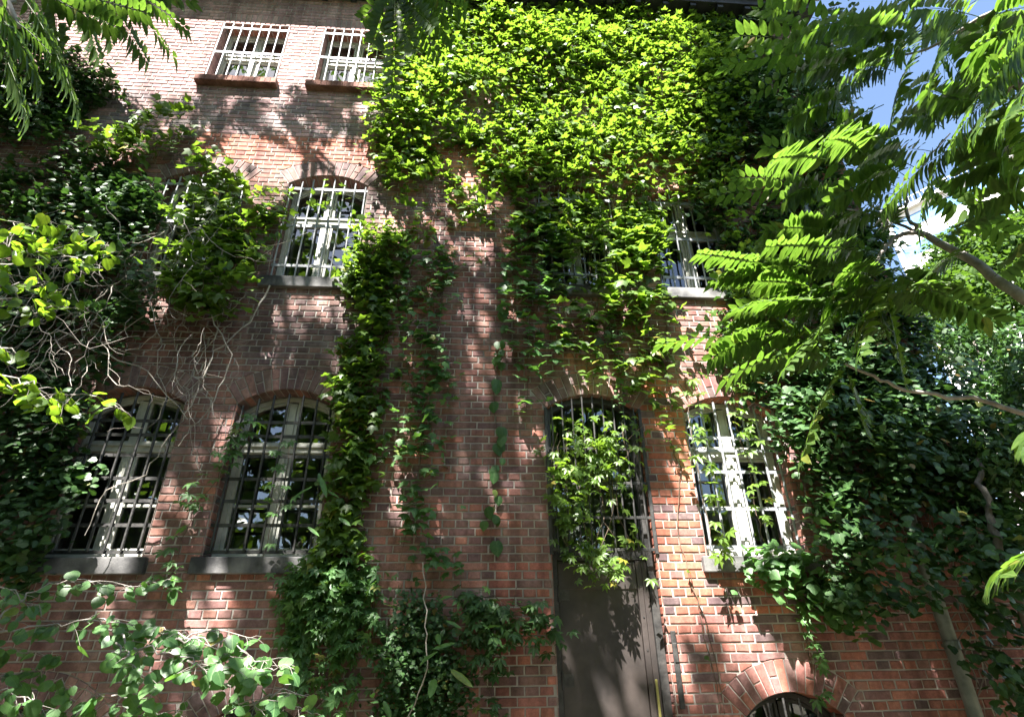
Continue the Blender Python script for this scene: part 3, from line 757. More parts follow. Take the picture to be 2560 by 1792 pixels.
# pillar of creeper left of the centre
mass('creeper_column', 'tall dense creeper column climbing the wall right of the left window column', 'climbing plant',
     [(800, 500), (880, 480), (905, 560), (890, 680), (870, 800), (862, 900), (845, 1000), (832, 1110), (832, 1250), (800, 1310), (690, 1310), (720, 1180), (740, 1060), (752, 960), (775, 860), (790, 760), (800, 660), (815, 580)],
     2000, T_TRI, (.055, .11), CRE, .04, .22, 1.5, .30, .38, .5, 26, 11, (0, .8), edge=.22, cl=4, cs=.07, st=(2.4, .5))
mass('creeper_spray', 'bright creeper spray reaching in front of the left barred upper window', 'climbing plant',
     [(770, 500), (830, 470), (950, 500), (900, 560), (800, 640), (770, 610)], 330, T_TRI, (.05, .085), CRE, .08, .2, 1.5, .1, .3, .5, 5, 13, (.4, 1), edge=.1)
mass('creeper_thicket', 'dark green creeper thicket at the foot of the wall below the left creeper column', 'climbing plant',
     [(640, 1310), (720, 1270), (830, 1260), (860, 1320), (870, 1420), (840, 1660), (700, 1660), (660, 1560), (680, 1450)],
     1250, T_FIVE, (.06, .11), M['shrub'], .05, .22, 1.5, .3, .4, .5, 14, 17, (.2, 1), edge=.15)
# strands on the bare brick between the windows; the cool leaf green has skylight put into it
G_ = 'single creeper strands on the wall'
strand('long creeper strand with bat wing leaves down the middle of the bare brick', [(1000, 560), (990, 690), (968, 770), (985, 840), (950, 910), (948, 1000), (935, 1100), (925, 1190), (960, 1235), (1040, 1280)], .017, T_TRI, (.075, .12), M['shrub'], .075, (.05, .14), var=(0, .8))
strand('thin hanging strand with limp folded leaves in the centre of the bare brick', [(1132, 600), (1128, 700), (1125, 790), (1108, 880), (1118, 1000), (1105, 1100), (1100, 1210)], .075, T_RND, (.06, .14), M['shrub'], .035, (.02, .07), droop=True, var=(0, .7))
strand('short ivy strand of small packed leaves hanging above the door arch', [(1368, 700), (1372, 780), (1392, 850), (1388, 915)], .006, T_IVY, (.03, .05), M['shrub'], .05, (.03, .09), name='ivy_strand', var=(.5, 1))
strand('leafy strand straying up right across the bare brick towards the fringe', [(880, 640), (920, 690), (985, 640), (1050, 600), (1110, 560)], .05, T_TRI, (.06, .09), CRE, .05, (.04, .1))
strand('sparse creeper strand beside the left creeper column', [(905, 620), (925, 700), (905, 790), (930, 880), (905, 960)], .06, T_TRI, (.06, .10), M['shrub'], .08, (.05, .12), var=(.4, 1))
for i, (xa, xb, ya, yb, lab) in enumerate([
        (1165, 1150, 500, 830, 'first leaf strand right of the limp hanging strand, ending at half height'),
        (1205, 1180, 480, 930, 'long leaf strand ending left of the door arch'),
        (1245, 1235, 520, 800, 'leaf strand below the left edge of the vine covered window'),
        (1262, 1270, 560, 800, 'leaf strand across the vine covered window, left of its mullion'),
        (1318, 1315, 470, 870, 'leaf strand falling from the vine covered window to the door arch'),
        (1352, 1330, 600, 850, 'leaf strand just left of the small leaved ivy strand'),
        (1430, 1420, 560, 900, 'leaf strand right of the small leaved ivy strand')]):
    mid = (xa + xb) / 2 + rng.uniform(-12, 12)
    strand(lab, [(xa, ya), (mid, (ya + yb) / 2), (xb, yb)], .028, T_TRI, (.08, .14), CRE if i > 2 else M['shrub'], .12, (.05, .16), var=(.1, .9))
mass('creeper_fringe', 'open curtain of hanging creeper streamers over the vine covered upper window and brick below', 'climbing plant',
     [(1130, 430), (1250, 420), (1390, 430), (1400, 640), (1380, 800), (1340, 860), (1270, 800), (1200, 860), (1150, 800), (1135, 620)],
     210, T_TRI, (.07, .13), CRE, .06, .14, 1.5, .42, .25, .5, 30, 83, (0, .8), edge=.2, cl=2, cs=.07, st=(3.2, .3), stem_r=.003)
mass('creeper_spray', 'small loose leaves scattered over the bare brick right of the left creeper column', 'climbing plant',
     [(880, 560), (1010, 540), (1020, 760), (1000, 1000), (960, 1260), (850, 1270), (870, 1000), (890, 760)],
     300, T_TRI, (.06, .105), M['shrub'], .04, .10, 1.6, .3, .28, .5, 14, 87, (.3, 1), edge=.15, cl=2, cs=.09, stem_r=.0025)
strand('creeper strand down the brick edge just right of the door arch', [(1480, 640), (1500, 760), (1490, 880), (1500, 980)], .05, T_TRI, (.08, .12), CRE, .1, (.05, .15), var=(.4, 1))
strand('almost bare reddish stem running down the orange brick right of the door', [(1500, 980), (1525, 1050), (1520, 1180), (1545, 1300), (1585, 1400), (1610, 1510), (1625, 1600)], .45, T_TRI, (.05, .07), CRE, .05, (.02, .05), sr=.005)
strand('second bare stem forking beside the basement arch', [(1550, 1295), (1575, 1420), (1600, 1500), (1615, 1600)], .6, T_TRI, (.04, .06), CRE, .04, (.02, .05))
strand('creeper strand along the left edge of the sunlit ground floor window', [(1535, 840), (1550, 960), (1565, 1060), (1590, 1180), (1590, 1260)], .055, T_FIVE, (.10, .15), CRE, .07, (.08, .2), var=(.4, 1))
strand('creeper strand hanging down the middle of the sunlit ground floor window', [(1640, 860), (1650, 960), (1680, 1040), (1690, 1130), (1722, 1240)], .04, T_FIVE, (.08, .13), CRE, .08, (.10, .2), var=(.5, 1))
strand('five fingered creeper strand hanging right of the basement arch', [(1780, 1330), (1800, 1410), (1820, 1490), (1835, 1600)], .05, T_FIVE, (.09, .12), M['shrub'], .04, (.05, .1), var=(.6, 1))
strand('dark creeper strand along the pier between the two left ground floor windows', [(570, 930), (540, 1010), (500, 1060), (440, 1130), (405, 1230), (385, 1290), (410, 1330)], .03, T_FIVE, (.09, .13), M['shrub'], .06, (.06, .14), var=(.3, 1))
strand('small creeper sprig rising in front of the second ground floor window', [(600, 1300), (592, 1250), (605, 1190), (640, 1100), (650, 1000)], .07, T_FIVE, (.08, .11), M['shrub'], .08, (.06, .12), var=(.4, 1))
mass('creeper_spray', 'open creeper spray of pointed leaves in front of the barred fanlight of the door', 'climbing plant',
     [(1240, 950), (1330, 920), (1480, 930), (1500, 1010), (1420, 1060), (1400, 1130), (1450, 1230), (1380, 1270), (1270, 1270), (1255, 1150), (1230, 1050)], 330, T_FIVE, (.065, .11), CRE, .09, .14, 1.4, .3, .28, .5, 22, 23, (.3, 1), cl=3, cs=.09, st=(1.6, 1), stem_r=.004)
mass('creeper_spray', 'loose green creeper spray left of the dark door at its top corner', 'climbing plant',
     [(1090, 1330), (1130, 1290), (1260, 1240), (1280, 1330), (1230, 1400), (1160, 1440), (1110, 1420)], 75, T_FIVE, (.09, .13), IVY, .06, .1, 1.6, .1, .3, .5, 6, 27, (.6, 1), stem_r=.003)
mass('ivy_bush', 'dark fine leaved ivy bush at the foot of the wall in the middle', 'ivy',
     [(915, 1340), (950, 1300), (990, 1330), (1015, 1400), (1030, 1480), (1030, 1660), (850, 1660), (870, 1450)], 3000, T_IVY, (.026, .048), IVY, .04, .22, 1.8, .12, .45, .65, 8, 31, (0, .8), edge=.15)
mass('creeper_fringe', 'narrow dangling creeper fringe between the ivy bush and the dark door', 'climbing plant',
     [(1040, 1310), (1100, 1280), (1120, 1400), (1110, 1500), (1130, 1650), (1060, 1650), (1070, 1480)], 150, T_FIVE, (.07, .12), IVY, .06, .14, 1.6, .1, .35, .5, 5, 37, (.2, 1), stem_r=.003)
# ivy on the right
mass('ivy_cover', 'tall dark ivy cover clothing the wall corner from the eave down to the upper window', 'ivy',
     [(1590, 40), (1700, 10), (1900, 20), (1940, 300), (2010, 560), (2120, 780), (2000, 900), (1800, 880), (1690, 840), (1620, 720), (1680, 600), (1640, 520), (1600, 430), (1600, 300)],
     13500, T_IVY, (.05, .095), IVY, .06, .6, 1.1, .22, .4, .55, 40, 41, (0, .8), edge=.25)
mass('creeper_fringe', 'lit creeper fringe on the ivy edge beside the right upper window', 'climbing plant',
     [(1560, 120), (1640, 60), (1690, 200), (1660, 420), (1680, 560), (1690, 700), (1710, 830), (1630, 800), (1610, 690), (1635, 560), (1600, 430), (1580, 280)],
     900, T_TRI, (.06, .10), CRE, .3, .2, 1.2, .15, .35, .5, 12, 43, (0, .8), edge=.15)
mass('ivy_cover', 'deep swelling ivy mass beside the sunlit ground floor window, shading the downpipe', 'ivy',
     [(1740, 830), (1900, 780), (2130, 760), (2330, 780), (2330, 1290), (2200, 1320), (2070, 1340), (1960, 1370), (1900, 1330), (1880, 1240), (1870, 1130), (1830, 1000), (1780, 930)],
     8200, T_IVY, (.045, .095), IVY, .1, 1.0, 1.15, .31, .42, .55, 30, 47, (0, 1), edge=.25, cs=.10, stem_mat=M['twig'])
mass('ivy_spray', 'pale lit ivy spray creeping over the right end of the sunlit window sill', 'ivy',
     [(1660, 1240), (1800, 1220), (1880, 1280), (1960, 1300), (1930, 1400), (1850, 1370), (1760, 1310), (1670, 1310)], 430, T_IVY, (.06, .11), M['shrub'], .12, .25, 1.6, .08, .35, .5, 5, 51, (.3, 1), edge=.1)
mass('ivy_cover', 'straggling ivy and bare runners in the bottom right corner past the downpipe', 'ivy',
     [(2190, 1300), (2340, 1250), (2340, 1660), (2290, 1660), (2240, 1530), (2180, 1420)], 480, T_IVY, (.06, .10), IVY, .2, .6, 1.2, .2, .4, .5, 22, 53, (0, .8), edge=.15, stem_mat=M['twig'])
tk_ = MB()
for pts in ([(2262, 1290, D - .85), (2235, 1200, D - .9), (2205, 1120, D - .85), (2190, 1030, D - .7)],):
    Q_ = wood([at(*p) for p in pts], .012, 5); lowp = Q_[0].copy(); lowp[2] = -.05; lowp[1] = D - .25; lowp[0] += .75
    Q_ = wood([lowp, lowp * .5 + Q_[0] * .5 + [0, .1, 0]], .02, 4) + Q_; tk_.tube(Q_, [.042 - .02 * k / len(Q_) for k in range(len(Q_))], 9)
tk_o = empty('climbing_ivy_trunk', (at(2262, 1290, D - 1)[0] + .75, D - .25, 0), 'thick grey ivy trunk climbing through the dark ivy on the right', 'ivy'); tk_.build('stems', M['darkbark'], tk_o, smooth=True)
# ivy on the left
mass('ivy_cover', 'dense dark ivy cover on the left end of the wall below the eave', 'ivy',
     [(-40, 60), (90, 60), (230, 130), (250, 170), (170, 230), (150, 300), (230, 330), (330, 340), (330, 420), (310, 560), (340, 640), (250, 760), (190, 900), (150, 1010), (110, 1160), (90, 1260), (-60, 1300)],
     12500, T_IVY, (.042, .085), IVY, .06, .5, 1.1, .28, .4, .5, 40, 61, (0, .8), edge=.25)
mass('creeper_spray', 'sunlit creeper sprig jutting up from the left ivy towards the left top window', 'climbing plant',
     [(180, 300), (300, 260), (395, 225), (420, 265), (380, 310), (260, 350)], 260, T_TRI, (.08, .13), CRE, .15, .25, 1.4, .05, .35, .5, 4, 63, (.3, 1))
mass('creeper_clump', 'dark green creeper clump hiding the arch of the leftmost upper window', 'climbing plant',
     [(415, 370), (455, 320), (530, 350), (580, 430), (640, 440), (560, 520), (480, 530), (400, 500)], 520, T_TRI, (.07, .12), CRE, .1, .3, 1.2, .05, .4, .5, 6, 67, (0, .8), edge=.12)
mass('creeper_clump', 'green creeper clump drooping over the sill of the leftmost upper window', 'climbing plant',
     [(360, 560), (420, 470), (500, 470), (590, 560), (570, 640), (480, 700), (400, 680)], 620, T_TRI, (.08, .13), CRE, .12, .35, 1.2, .05, .4, .5, 6, 71, (.1, .9), edge=.12)
mass('creeper_spray', 'thin creeper spray lying along the arch of the barred upper window', 'climbing plant',
     [(600, 425), (660, 420), (760, 420), (730, 460), (640, 465)], 45, T_TRI, (.06, .10), CRE, .08, .1, 1.6, .0, .35, .5, 2, 73, (.3, 1))

# tangle of bare vine wood in front of the left ivy
tw = empty('bare_vine_tangle', at(300, 800, D - .3), 'tangle of bare grey vine twigs hanging across the left wall', 'dead vine')
m = MB()
for i in range(80):
    x = rng.uniform(40, 560); y = rng.uniform(440, 760); Y = D - rng.uniform(.08, .6)
    if i % 5 == 0: x = rng.uniform(-30, 250); y = rng.uniform(560, 800)
    a = rng.normal(1.8, .5); n = rng.integers(10, 24); p = at(x, y, Y); pts = [p]; st_ = rng.uniform(.05, .09)
    for k in range(n):
        a += rng.normal(0, .36); p = p + st_ * np.array([math.cos(a), rng.normal(0, .25), -math.sin(a)]); p[1] = min(p[1], D - .02); pts.append(p.copy())
        if rng.random() < .16:
            b = a + rng.choice([-1, 1]) * .8; q = p.copy(); s2 = [q.copy()]
            for _ in range(5): b += rng.normal(0, .35); q = q + .05 * np.array([math.cos(b), rng.normal(0, .3), -math.sin(b)]); q[1] = min(q[1], D - .02); s2.append(q.copy())
            m.tube(s2, [.0028 * (1 - .1 * z) for z in range(len(s2))], 4)
    r0 = rng.uniform(.0025, .006); m.tube(pts, [r0 * (1 - .6 * k / len(pts)) for k in range(len(pts))], 5)
for pts in ([(605, 640), (560, 720), (480, 790), (450, 860), (420, 930), (380, 980), (330, 1060), (240, 1100), (190, 1200)], [(500, 560), (470, 700), (520, 800), (480, 900), (430, 960), (400, 1000)], [(130, 740), (240, 800), (330, 830), (420, 940)], [(0, 740), (90, 720), (170, 700), (250, 760), (340, 690), (500, 500)]):
    Q = wood([at(x, y, D - .28) for x, y in pts], .012, 4); m.tube(Q, [.009 * (1 - .6 * k / len(Q)) for k in range(len(Q))], 6)
m.build('twigs', M['twig'], tw)

# ------------------------------------------------------------------ pinnate fronds of the tree of heaven
def frond_leaves(A, B, sag, nleaf, lsize, roll=None, acc=None, rach=None, upv=(0, .38, 1)):
    A = np.asarray(A, float); B = np.asarray(B, float); L_ = np.linalg.norm(B - A)
    t = np.linspace(0, 1, 9); C = A[None] + (B - A)[None] * t[:, None]; C[:, 2] += L_ * sag * (4 * t * (1 - t))
    side = np.cross(B - A, upv); side /= np.linalg.norm(side)
    C += side[None] * (rng.normal(0, .03) * L_ * np.sin(t * math.pi))[:, None]
    rach.tube(C, [.0032 * (1 - .7 * k) for k in t], 4, False)
    ax = unit(B - A); nr = np.array(upv, float); nr = nr - ax * (nr @ ax); nr = unit(nr)
    if roll is None: roll = rng.normal(0, .2)
    sd = np.cross(ax, nr); nr2 = nr * math.cos(roll) + sd * math.sin(roll); sd2 = np.cross(ax, nr2)
    for i in range(nleaf):
        f = .18 + .8 * i / (nleaf - 1); p = np.array([np.interp(f, t, C[:, k]) for k in range(3)])
        s = lsize * (0.55 + .62 * math.sin(math.pi * (0.22 + .68 * (1 - f)) ** 0.9)) * rng.uniform(.88, 1.1)
        for sg in (-1, 1):
            if rng.random() < .03: continue
            an = rng.normal(1.18, .1) - .45 * f ** 3
            dr = rng.normal(.16, .08)
            tip = ax * math.cos(an) + sg * sd2 * math.sin(an) - np.array([0, 0, 1]) * dr
            nn = nr2 + rng.normal(0, .10, 3) + sg * sd2 * .12
            acc.append((p + sg * sd2 * .006, tip, nn, s, rng.random()))
    acc.append((C[-1], ax - np.array([0, 0, .3]), nr2, lsize * .55, rng.random()))
def flush(name, acc, T, mat, parent, extra=None):
    P, tp, nn, s, v = zip(*acc)
    return leaf_mesh(name, T, np.array(P), np.array(tp), np.array(nn), np.array(s), np.array(v), mat, parent, extra)

# right hand tree of heaven
tr = empty('tree_of_heaven', (4.4, 2.2, 0), 'tree of heaven with pale smooth limbs reaching in from the right, long feathery leaves', 'tree')
limbs = MB()
def limb(pts, r0, r1, sub=5, jit=.006):
    Q = wood([at(x, y, Y) for x, y, Y in pts], jit, sub); limbs.tube(Q, [r0 + (r1 - r0) * k / (len(Q) - 1) for k in range(len(Q))], 10)
limb([(2560, 800, 2.5), (2296, 670, 2.75), (2180, 585, 2.9), (2055, 520, 3.05)], .044, .022)
limb([(2055, 520, 3.05), (2010, 530, 3.05), (1975, 570, 3.0), (1955, 615, 3.0)], .018, .010)
limb([(2055, 520, 3.05), (2035, 480, 3.1), (2030, 435, 3.1), (2060, 380, 3.1), (2130, 300, 3.0)], .015, .006)
limb([(2055, 520, 3.05), (1990, 490, 3.2), (1900, 470, 3.4)], .012, .005)
limb([(2420, 960, 2.9), (2296, 925, 3.0), (2180, 890, 3.1), (2040, 880, 3.1), (1960, 845, 3.1), (1895, 815, 3.1)], .018, .008)
limb([(2500, 60, 1.7), (2330, 130, 1.9), (2230, 230, 2.2), (2150, 330, 2.5)], .022, .008)
limb([(2420, -60, 1.8), (2200, 40, 2.2), (2080, 110, 2.5), (1960, 150, 2.7)], .018, .006)
Q = [(4.4, 2.2, -.05), (4.32, 2.2, 1.4), at(2560, 800, 2.5)]; limbs.tube(wood(Q, .01, 5), [.09 - .04 * k / 10 for k in range(11)], 12)
Q = [(4.33, 2.2, 1.3), (3.9, 2.0, 3.2), (3.2, 1.8, 4.6), at(2500, 60, 1.7)]; limbs.tube(wood(Q, .01, 5), [.05 - .025 * k / 15 for k in range(16)], 10)
Q = [(4.36, 2.2, 1.1), (4.1, 2.6, 1.9), at(2420, 960, 2.9)]; limbs.tube(wood(Q, .01, 5), [.04 - .02 * k / 10 for k in range(11)], 10)
Q = [(3.9, 2.0, 3.2), (3.3, 2.1, 4.8), at(2420, -60, 1.8)]; limbs.tube(wood(Q, .01, 5), [.035 - .015 * k / 10 for k in range(11)], 10)
limbs.build('limbs', M['bark'], tr, smooth=True)
acc = []; ra = MB()
FR = [  # x0, y0, x1, y1, depth0, depth1
    (1960, 440, 1600, 440, 3.1, 3.2), (1955, 600, 1600, 628, 3.0, 3.1), (1990, 580, 1720, 520, 3.0, 3.4), (1930, 640, 1640, 700, 3.0, 2.9),
    (1890, 775, 1480, 772, 3.1, 3.0), (1900, 810, 1625, 852, 3.1, 2.8), (1890, 820, 1800, 1030, 3.1, 2.9), (1895, 815, 1690, 800, 3.1, 3.3),
    (1880, 800, 1720, 730, 3.1, 3.3), (1880, 700, 1700, 680, 3.0, 2.7), (1960, 640, 1760, 830, 3.0, 2.7), (1970, 640, 1840, 740, 3.0, 2.6),
    (1985, 640, 2030, 860, 3.0, 2.8), (2000, 610, 2230, 720, 3.0, 2.8), (1990, 620, 1930, 800, 3.0, 2.6), (2010, 600, 2120, 690, 3.0, 3.2),
    (1970, 600, 1870, 660, 3.0, 2.6), (1950, 560, 1830, 600, 3.0, 3.3), (2030, 430, 1720, 330, 3.1, 3.2), (2030, 440, 1840, 430, 3.1, 2.8),
    (2040, 460, 1850, 540, 3.1, 2.9), (2050, 410, 1880, 300, 3.1, 3.0), (2060, 380, 1850, 250, 3.1, 3.0), (2090, 340, 1900, 400, 3.0, 2.8),
    (2100, 330, 2260, 420, 3.0, 2.6), (2060, 400, 2250, 520, 3.1, 2.8), (2150, 300, 2330, 330, 2.6, 2.2), (2150, 330, 1985, 470, 2.5, 2.5),
    (2140, 320, 2060, 520, 2.5, 2.4), (2160, 310, 2320, 480, 2.5, 2.2), (1960, 150, 1625, 150, 2.7, 2.8), (1980, 140, 1690, 215, 2.7, 2.8),
    (1980, 130, 1660, 80, 2.7, 3.0), (2000, 120, 1700, 20, 2.6, 2.9), (1970, 160, 1760, 300, 2.7, 2.6), (2020, 120, 1860, 240, 2.6, 2.5),
    (2060, 100, 2000, 280, 2.5, 2.4), (2080, 90, 1900, 60, 2.5, 2.3), (2100, 90, 2180, 220, 2.4, 2.2), (2080, 100, 1920, 170, 2.5, 2.2),
    (2230, 230, 2080, 200, 2.2, 2.0), (2240, 220, 2130, 340, 2.2, 2.0), (2260, 200, 2200, 60, 2.1, 1.9), (2230, 240, 2290, 400, 2.2, 2.0),
    (2200, 40, 2050, 20, 2.2, 2.0), (2210, 40, 2250, 200, 2.2, 1.9), (2300, 150, 2180, 150, 1.9, 1.7), (2320, 130, 2330, 300, 1.9, 1.8),
    (2310, 140, 2200, 290, 1.9, 1.7), (2160, 60, 2090, 180, 2.2, 1.9), (1900, 475, 1700, 560, 3.4, 3.5), (1900, 470, 1650, 400, 3.4, 3.6),
    (2300, 960, 2330, 1000, 2.2, 2.1), (2330, 1250, 2240, 1290, 2.4, 2.2), (2180, 560, 2060, 640, 2.9, 2.7), (2230, 620, 2330, 560, 2.8, 2.6),
    (2100, 545, 2240, 470, 2.9, 2.6), (1920, 640, 1790, 720, 3.0, 2.9), (1960, 660, 2010, 800, 3.0, 2.9), (1900, 830, 1940, 960, 3.1, 3.0), (2340, 40, 2190, 110, 1.5, 1.6), (2350, 90, 2210, 200, 1.5, 1.6), (2350, 10, 2240, 30, 1.5, 1.5), (2345, 160, 2250, 280, 1.5, 1.5), (2350, 60, 2260, 130, 1.4, 1.4), (2330, 340, 2140, 400, 2.2, 2.3), (2335, 300, 2160, 330, 2.2, 2.4), (2335, 420, 2190, 460, 2.2, 2.3), (2250, 150, 2110, 230, 2.2, 2.3), (2330, 230, 2190, 300, 2.0, 2.1)]
for (xa, ya, xb, yb, da, db) in FR:
    A, B = at(xa, ya, da), at(xb, yb, db); n = int(np.linalg.norm(B - A) / .036); n = min(max(n, 6), 15)
    frond_leaves(A, B, .06, n, rng.uniform(.105, .135), None, acc, ra)
for i in range(30):
    an = rng.uniform(0, 6.28); r = rng.random() ** .5; d = rng.uniform(2.8, 3.3); A = at(1900 + 230 * r * math.cos(an), 640 + 190 * r * math.sin(an), d)
    B = A + rng.uniform(.35, .6) * unit(np.array([rng.normal(-1, .35), rng.normal(-.1, .35), rng.normal(-.18, .16)]))
    frond_leaves(A, B, .06, 12, rng.uniform(.10, .125), None, acc, ra)
for gx in range(8):                 # the layered sprays of the crown towards the upper right
    for gy in range(8):
        if rng.random() < .12: continue
        xa = 1860 + gx * 66 + rng.normal(0, 18); ya = -40 + gy * 68 + rng.normal(0, 16)
        if ya > 200 + (2330 - xa) * .7: continue
        d = rng.uniform(2.3, 3.3); A = at(xa, ya, d)
        B = A + rng.uniform(.42, .62) * unit(np.array([-.8 + rng.normal(0, .16), rng.normal(0, .25), -.34 + rng.normal(0, .12)]))
        frond_leaves(A, B, .06, 11, rng.uniform(.115, .14), None, acc, ra)
flush('leaves', acc, T_LAN, M['ail'], tr, ra)
# unseen crown leaves added up the sun's line, to break the light on its fronds
def out_of_view(P, m=1.12):
    v = P - np.array([0, 0, CZ]); d = v @ CW; x = F_PX * (v @ CR) / np.maximum(d, 1e-3); y = F_PX * (v @ CU) / np.maximum(d, 1e-3)
    return (d < .05) | (np.abs(x) > IW / 2 * m) | (np.abs(y) > IH / 2 * m)
src = np.array([a[0] for a in acc])[::2]; n = len(src); tt = rng.uniform(1.2, 5, n); nk = vnoise(301, 1.1)
P = src + SDIR * tt[:, None]; k = out_of_view(P) & (nk(src[:, 0] * 1.3, src[:, 2] * 1.3) > .66); P = P[k]; n = len(P)
leaf_mesh('crown', T_OVAL, P, rng.normal(0, 1, (n, 3)), np.stack([rng.normal(0, .3, n), rng.normal(0, .3, n), np.ones(n)], 1), rnd(n, .12, .22), rng.random(n), M['ail'], tr)

# tree of heaven overhead: sprays at the top of the view, and an unseen crown added to dapple the wall
t2 = empty('tree_of_heaven', (-2.6, -2.4, 0), 'tall tree of heaven overhead whose drooping feathery sprays show along the top left edge, unseen crown added for shade', 'tree')
tk = MB(); tk.tube(wood([(-2.6, -2.4, -.05), (-2.5, -2.3, 4), (-2.2, -1.8, 8), (-1.8, -1.2, 12.5)], .03, 5), [.2 - .012 * k for k in range(16)], 14)
for q in ([(-2.3, -2.0, 6.5), (-2.4, -.4, 7.4), at(60, -200, 2.0), at(20, -40, 2.0), at(40, 60, 2.0)], [(-2.2, -1.8, 8.0), (-1.0, .4, 9.0), at(900, -300, 2.6), at(890, -30, 2.6)],
          [(-2.3, -2.0, 6.8), (-1.9, -.2, 7.6), at(300, -220, 2.5), at(240, -20, 2.5)], [(-2.0, -1.5, 10.5), (.5, -1, 12), (3.0, -.6, 13.5)], [(-2.1, -1.5, 10), (-4.5, -1, 11.5), (-7, -.6, 12)], [(-1.9, -1.3, 11.5), (-1.5, .5, 13), (-1, 1, 14.5)]):
    Q = wood(q, .015, 5); tk.tube(Q, [.05 * (1 - .85 * k / len(Q)) + .004 for k in range(len(Q))], 8)
tk.build('trunk', M['bark'], t2, smooth=True)
acc = []; ra = MB()
FL = [(40, -20, 175, 250, 1.9, 1.9), (20, 40, 160, 200, 1.9, 2.0), (-20, 20, 90, 190, 1.9, 1.9), (60, -40, 260, 60, 2.1, 2.2), (40, -20, 130, 130, 2.0, 2.2),
      (240, -30, 420, 70, 2.5, 2.6), (240, -20, 390, 130, 2.5, 2.6), (230, -20, 330, 140, 2.5, 2.6), (260, -40, 430, 0, 2.5, 2.7), (200, -30, 250, 100, 2.4, 2.5), (150, -30, 220, 130, 2.3, 2.4),
      (-20, 60, 60, 260, 1.8, 1.8), (100, -40, 330, 30, 2.3, 2.3), (20, -20, -40, 160, 1.9, 1.8), (120, -20, 130, 110, 2.2, 2.3),
      (885, -20, 880, 215, 2.6, 2.7), (890, -20, 1010, 90, 2.6, 2.6), (890, -25, 1000, 150, 2.6, 2.7), (880, -20, 840, 90, 2.6, 2.7), (900, -30, 1040, 25, 2.6, 2.5), (885, -25, 930, 110, 2.6, 2.6), (890, -25, 970, 60, 2.6, 2.5), (880, -30, 815, 40, 2.6, 2.7)]
for (xa, ya, xb, yb, da, db) in FL:
    A, B = at(xa, ya, da), at(xb, yb, db); n = min(max(int(np.linalg.norm(B - A) / .034), 6), 14)
    frond_leaves(A, B, .05, n, rng.uniform(.085, .11), None, acc, ra)
# fronds higher up, out of sight, whose sharp shadows fall on the upper left wall
for i in range(75):
    x = rng.uniform(130, 860); y = rng.uniform(205, 330) + (40 if x < 420 else 0)
    p = at(x, y); t = rng.uniform(3.0, 4.6); A = p + SDIR * t
    B = A + rng.uniform(.35, .55) * unit(np.array([rng.normal(.3, .7), rng.normal(0, .5), rng.normal(-.35, .3)]))
    frond_leaves(A, B, .05, 10, rng.uniform(.09, .12), None, acc, ra)
flush('leaves', acc, T_LAN, M['ail'], t2, ra)

SHADE_PTS = []
# hand-set sun patches that the added crown leaves open, on the wall (x, y, rx, ry, strength)
LIT = [(560, 70, 430, 135, 1), (300, 130, 260, 110, .9), (1180, 150, 390, 300, .9), (1420, 330, 190, 200, .8), (1000, 330, 150, 120, .55), (760, 340, 120, 60, .7), (560, 330, 120, 50, .5), (640, 370, 70, 40, .6),
       (1440, 600, 75, 190, .75), (1560, 800, 130, 140, 1), (1620, 900, 180, 80, 1), (1480, 880, 60, 60, .8), (1330, 870, 120, 60, .75), (1660, 1080, 160, 200, .85), (1570, 1200, 130, 220, 1), (1510, 1350, 70, 140, 1),
       (1640, 1340, 120, 100, 1), (1720, 1480, 130, 70, .7), (1930, 1430, 70, 100, .8), (1960, 1560, 140, 50, .8), (1420, 1380, 60, 130, 1), (1380, 1540, 60, 90, .75),
       (1070, 530, 45, 45, .8), (1340, 1060, 110, 160, .7), (1290, 560, 60, 60, .5), (1400, 700, 60, 100, .7), (870, 1100, 40, 60, .5), (960, 900, 40, 50, .5), (1150, 1150, 40, 60, .4), (1180, 980, 40, 60, .4), (1050, 700, 60, 60, .3), (1060, 830, 40, 70, .5), (1030, 1000, 30, 70, .45), (980, 1130, 25, 60, .4), (1110, 1270, 35, 70, .35), (1540, 660, 70, 60, .8),
       (800, 620, 60, 45, .8), (740, 680, 100, 40, .55), (660, 760, 90, 50, .25), (690, 870, 40, 40, .4), (490, 1360, 85, 55, .8), (262, 1130, 100, 170, .7), (470, 1260, 45, 30, .6), (350, 1090, 50, 60, .4), (310, 850, 40, 40, .6),
       (480, 1480, 220, 50, .5), (210, 1330, 60, 30, .5), (1850, 1150, 90, 180, .6), (1900, 960, 140, 100, .6), (2080, 1150, 120, 110, .6), (2050, 1330, 90, 90, .5), (2230, 1050, 80, 90, .5), (830, 520, 80, 60, .6), (800, 820, 40, 60, .4), (1190, 700, 40, 60, .15), (520, 600, 60, 80, .3), (400, 290, 60, 50, .4), (470, 360, 60, 40, .5)]
nl = vnoise(201, 1.3, 4); ns = vnoise(205, 4.2, 2)
N0 = 30000
cand = np.stack([rng.uniform(-7.5, 6.5, N0), rng.uniform(.0, 11.3, N0)], 1)
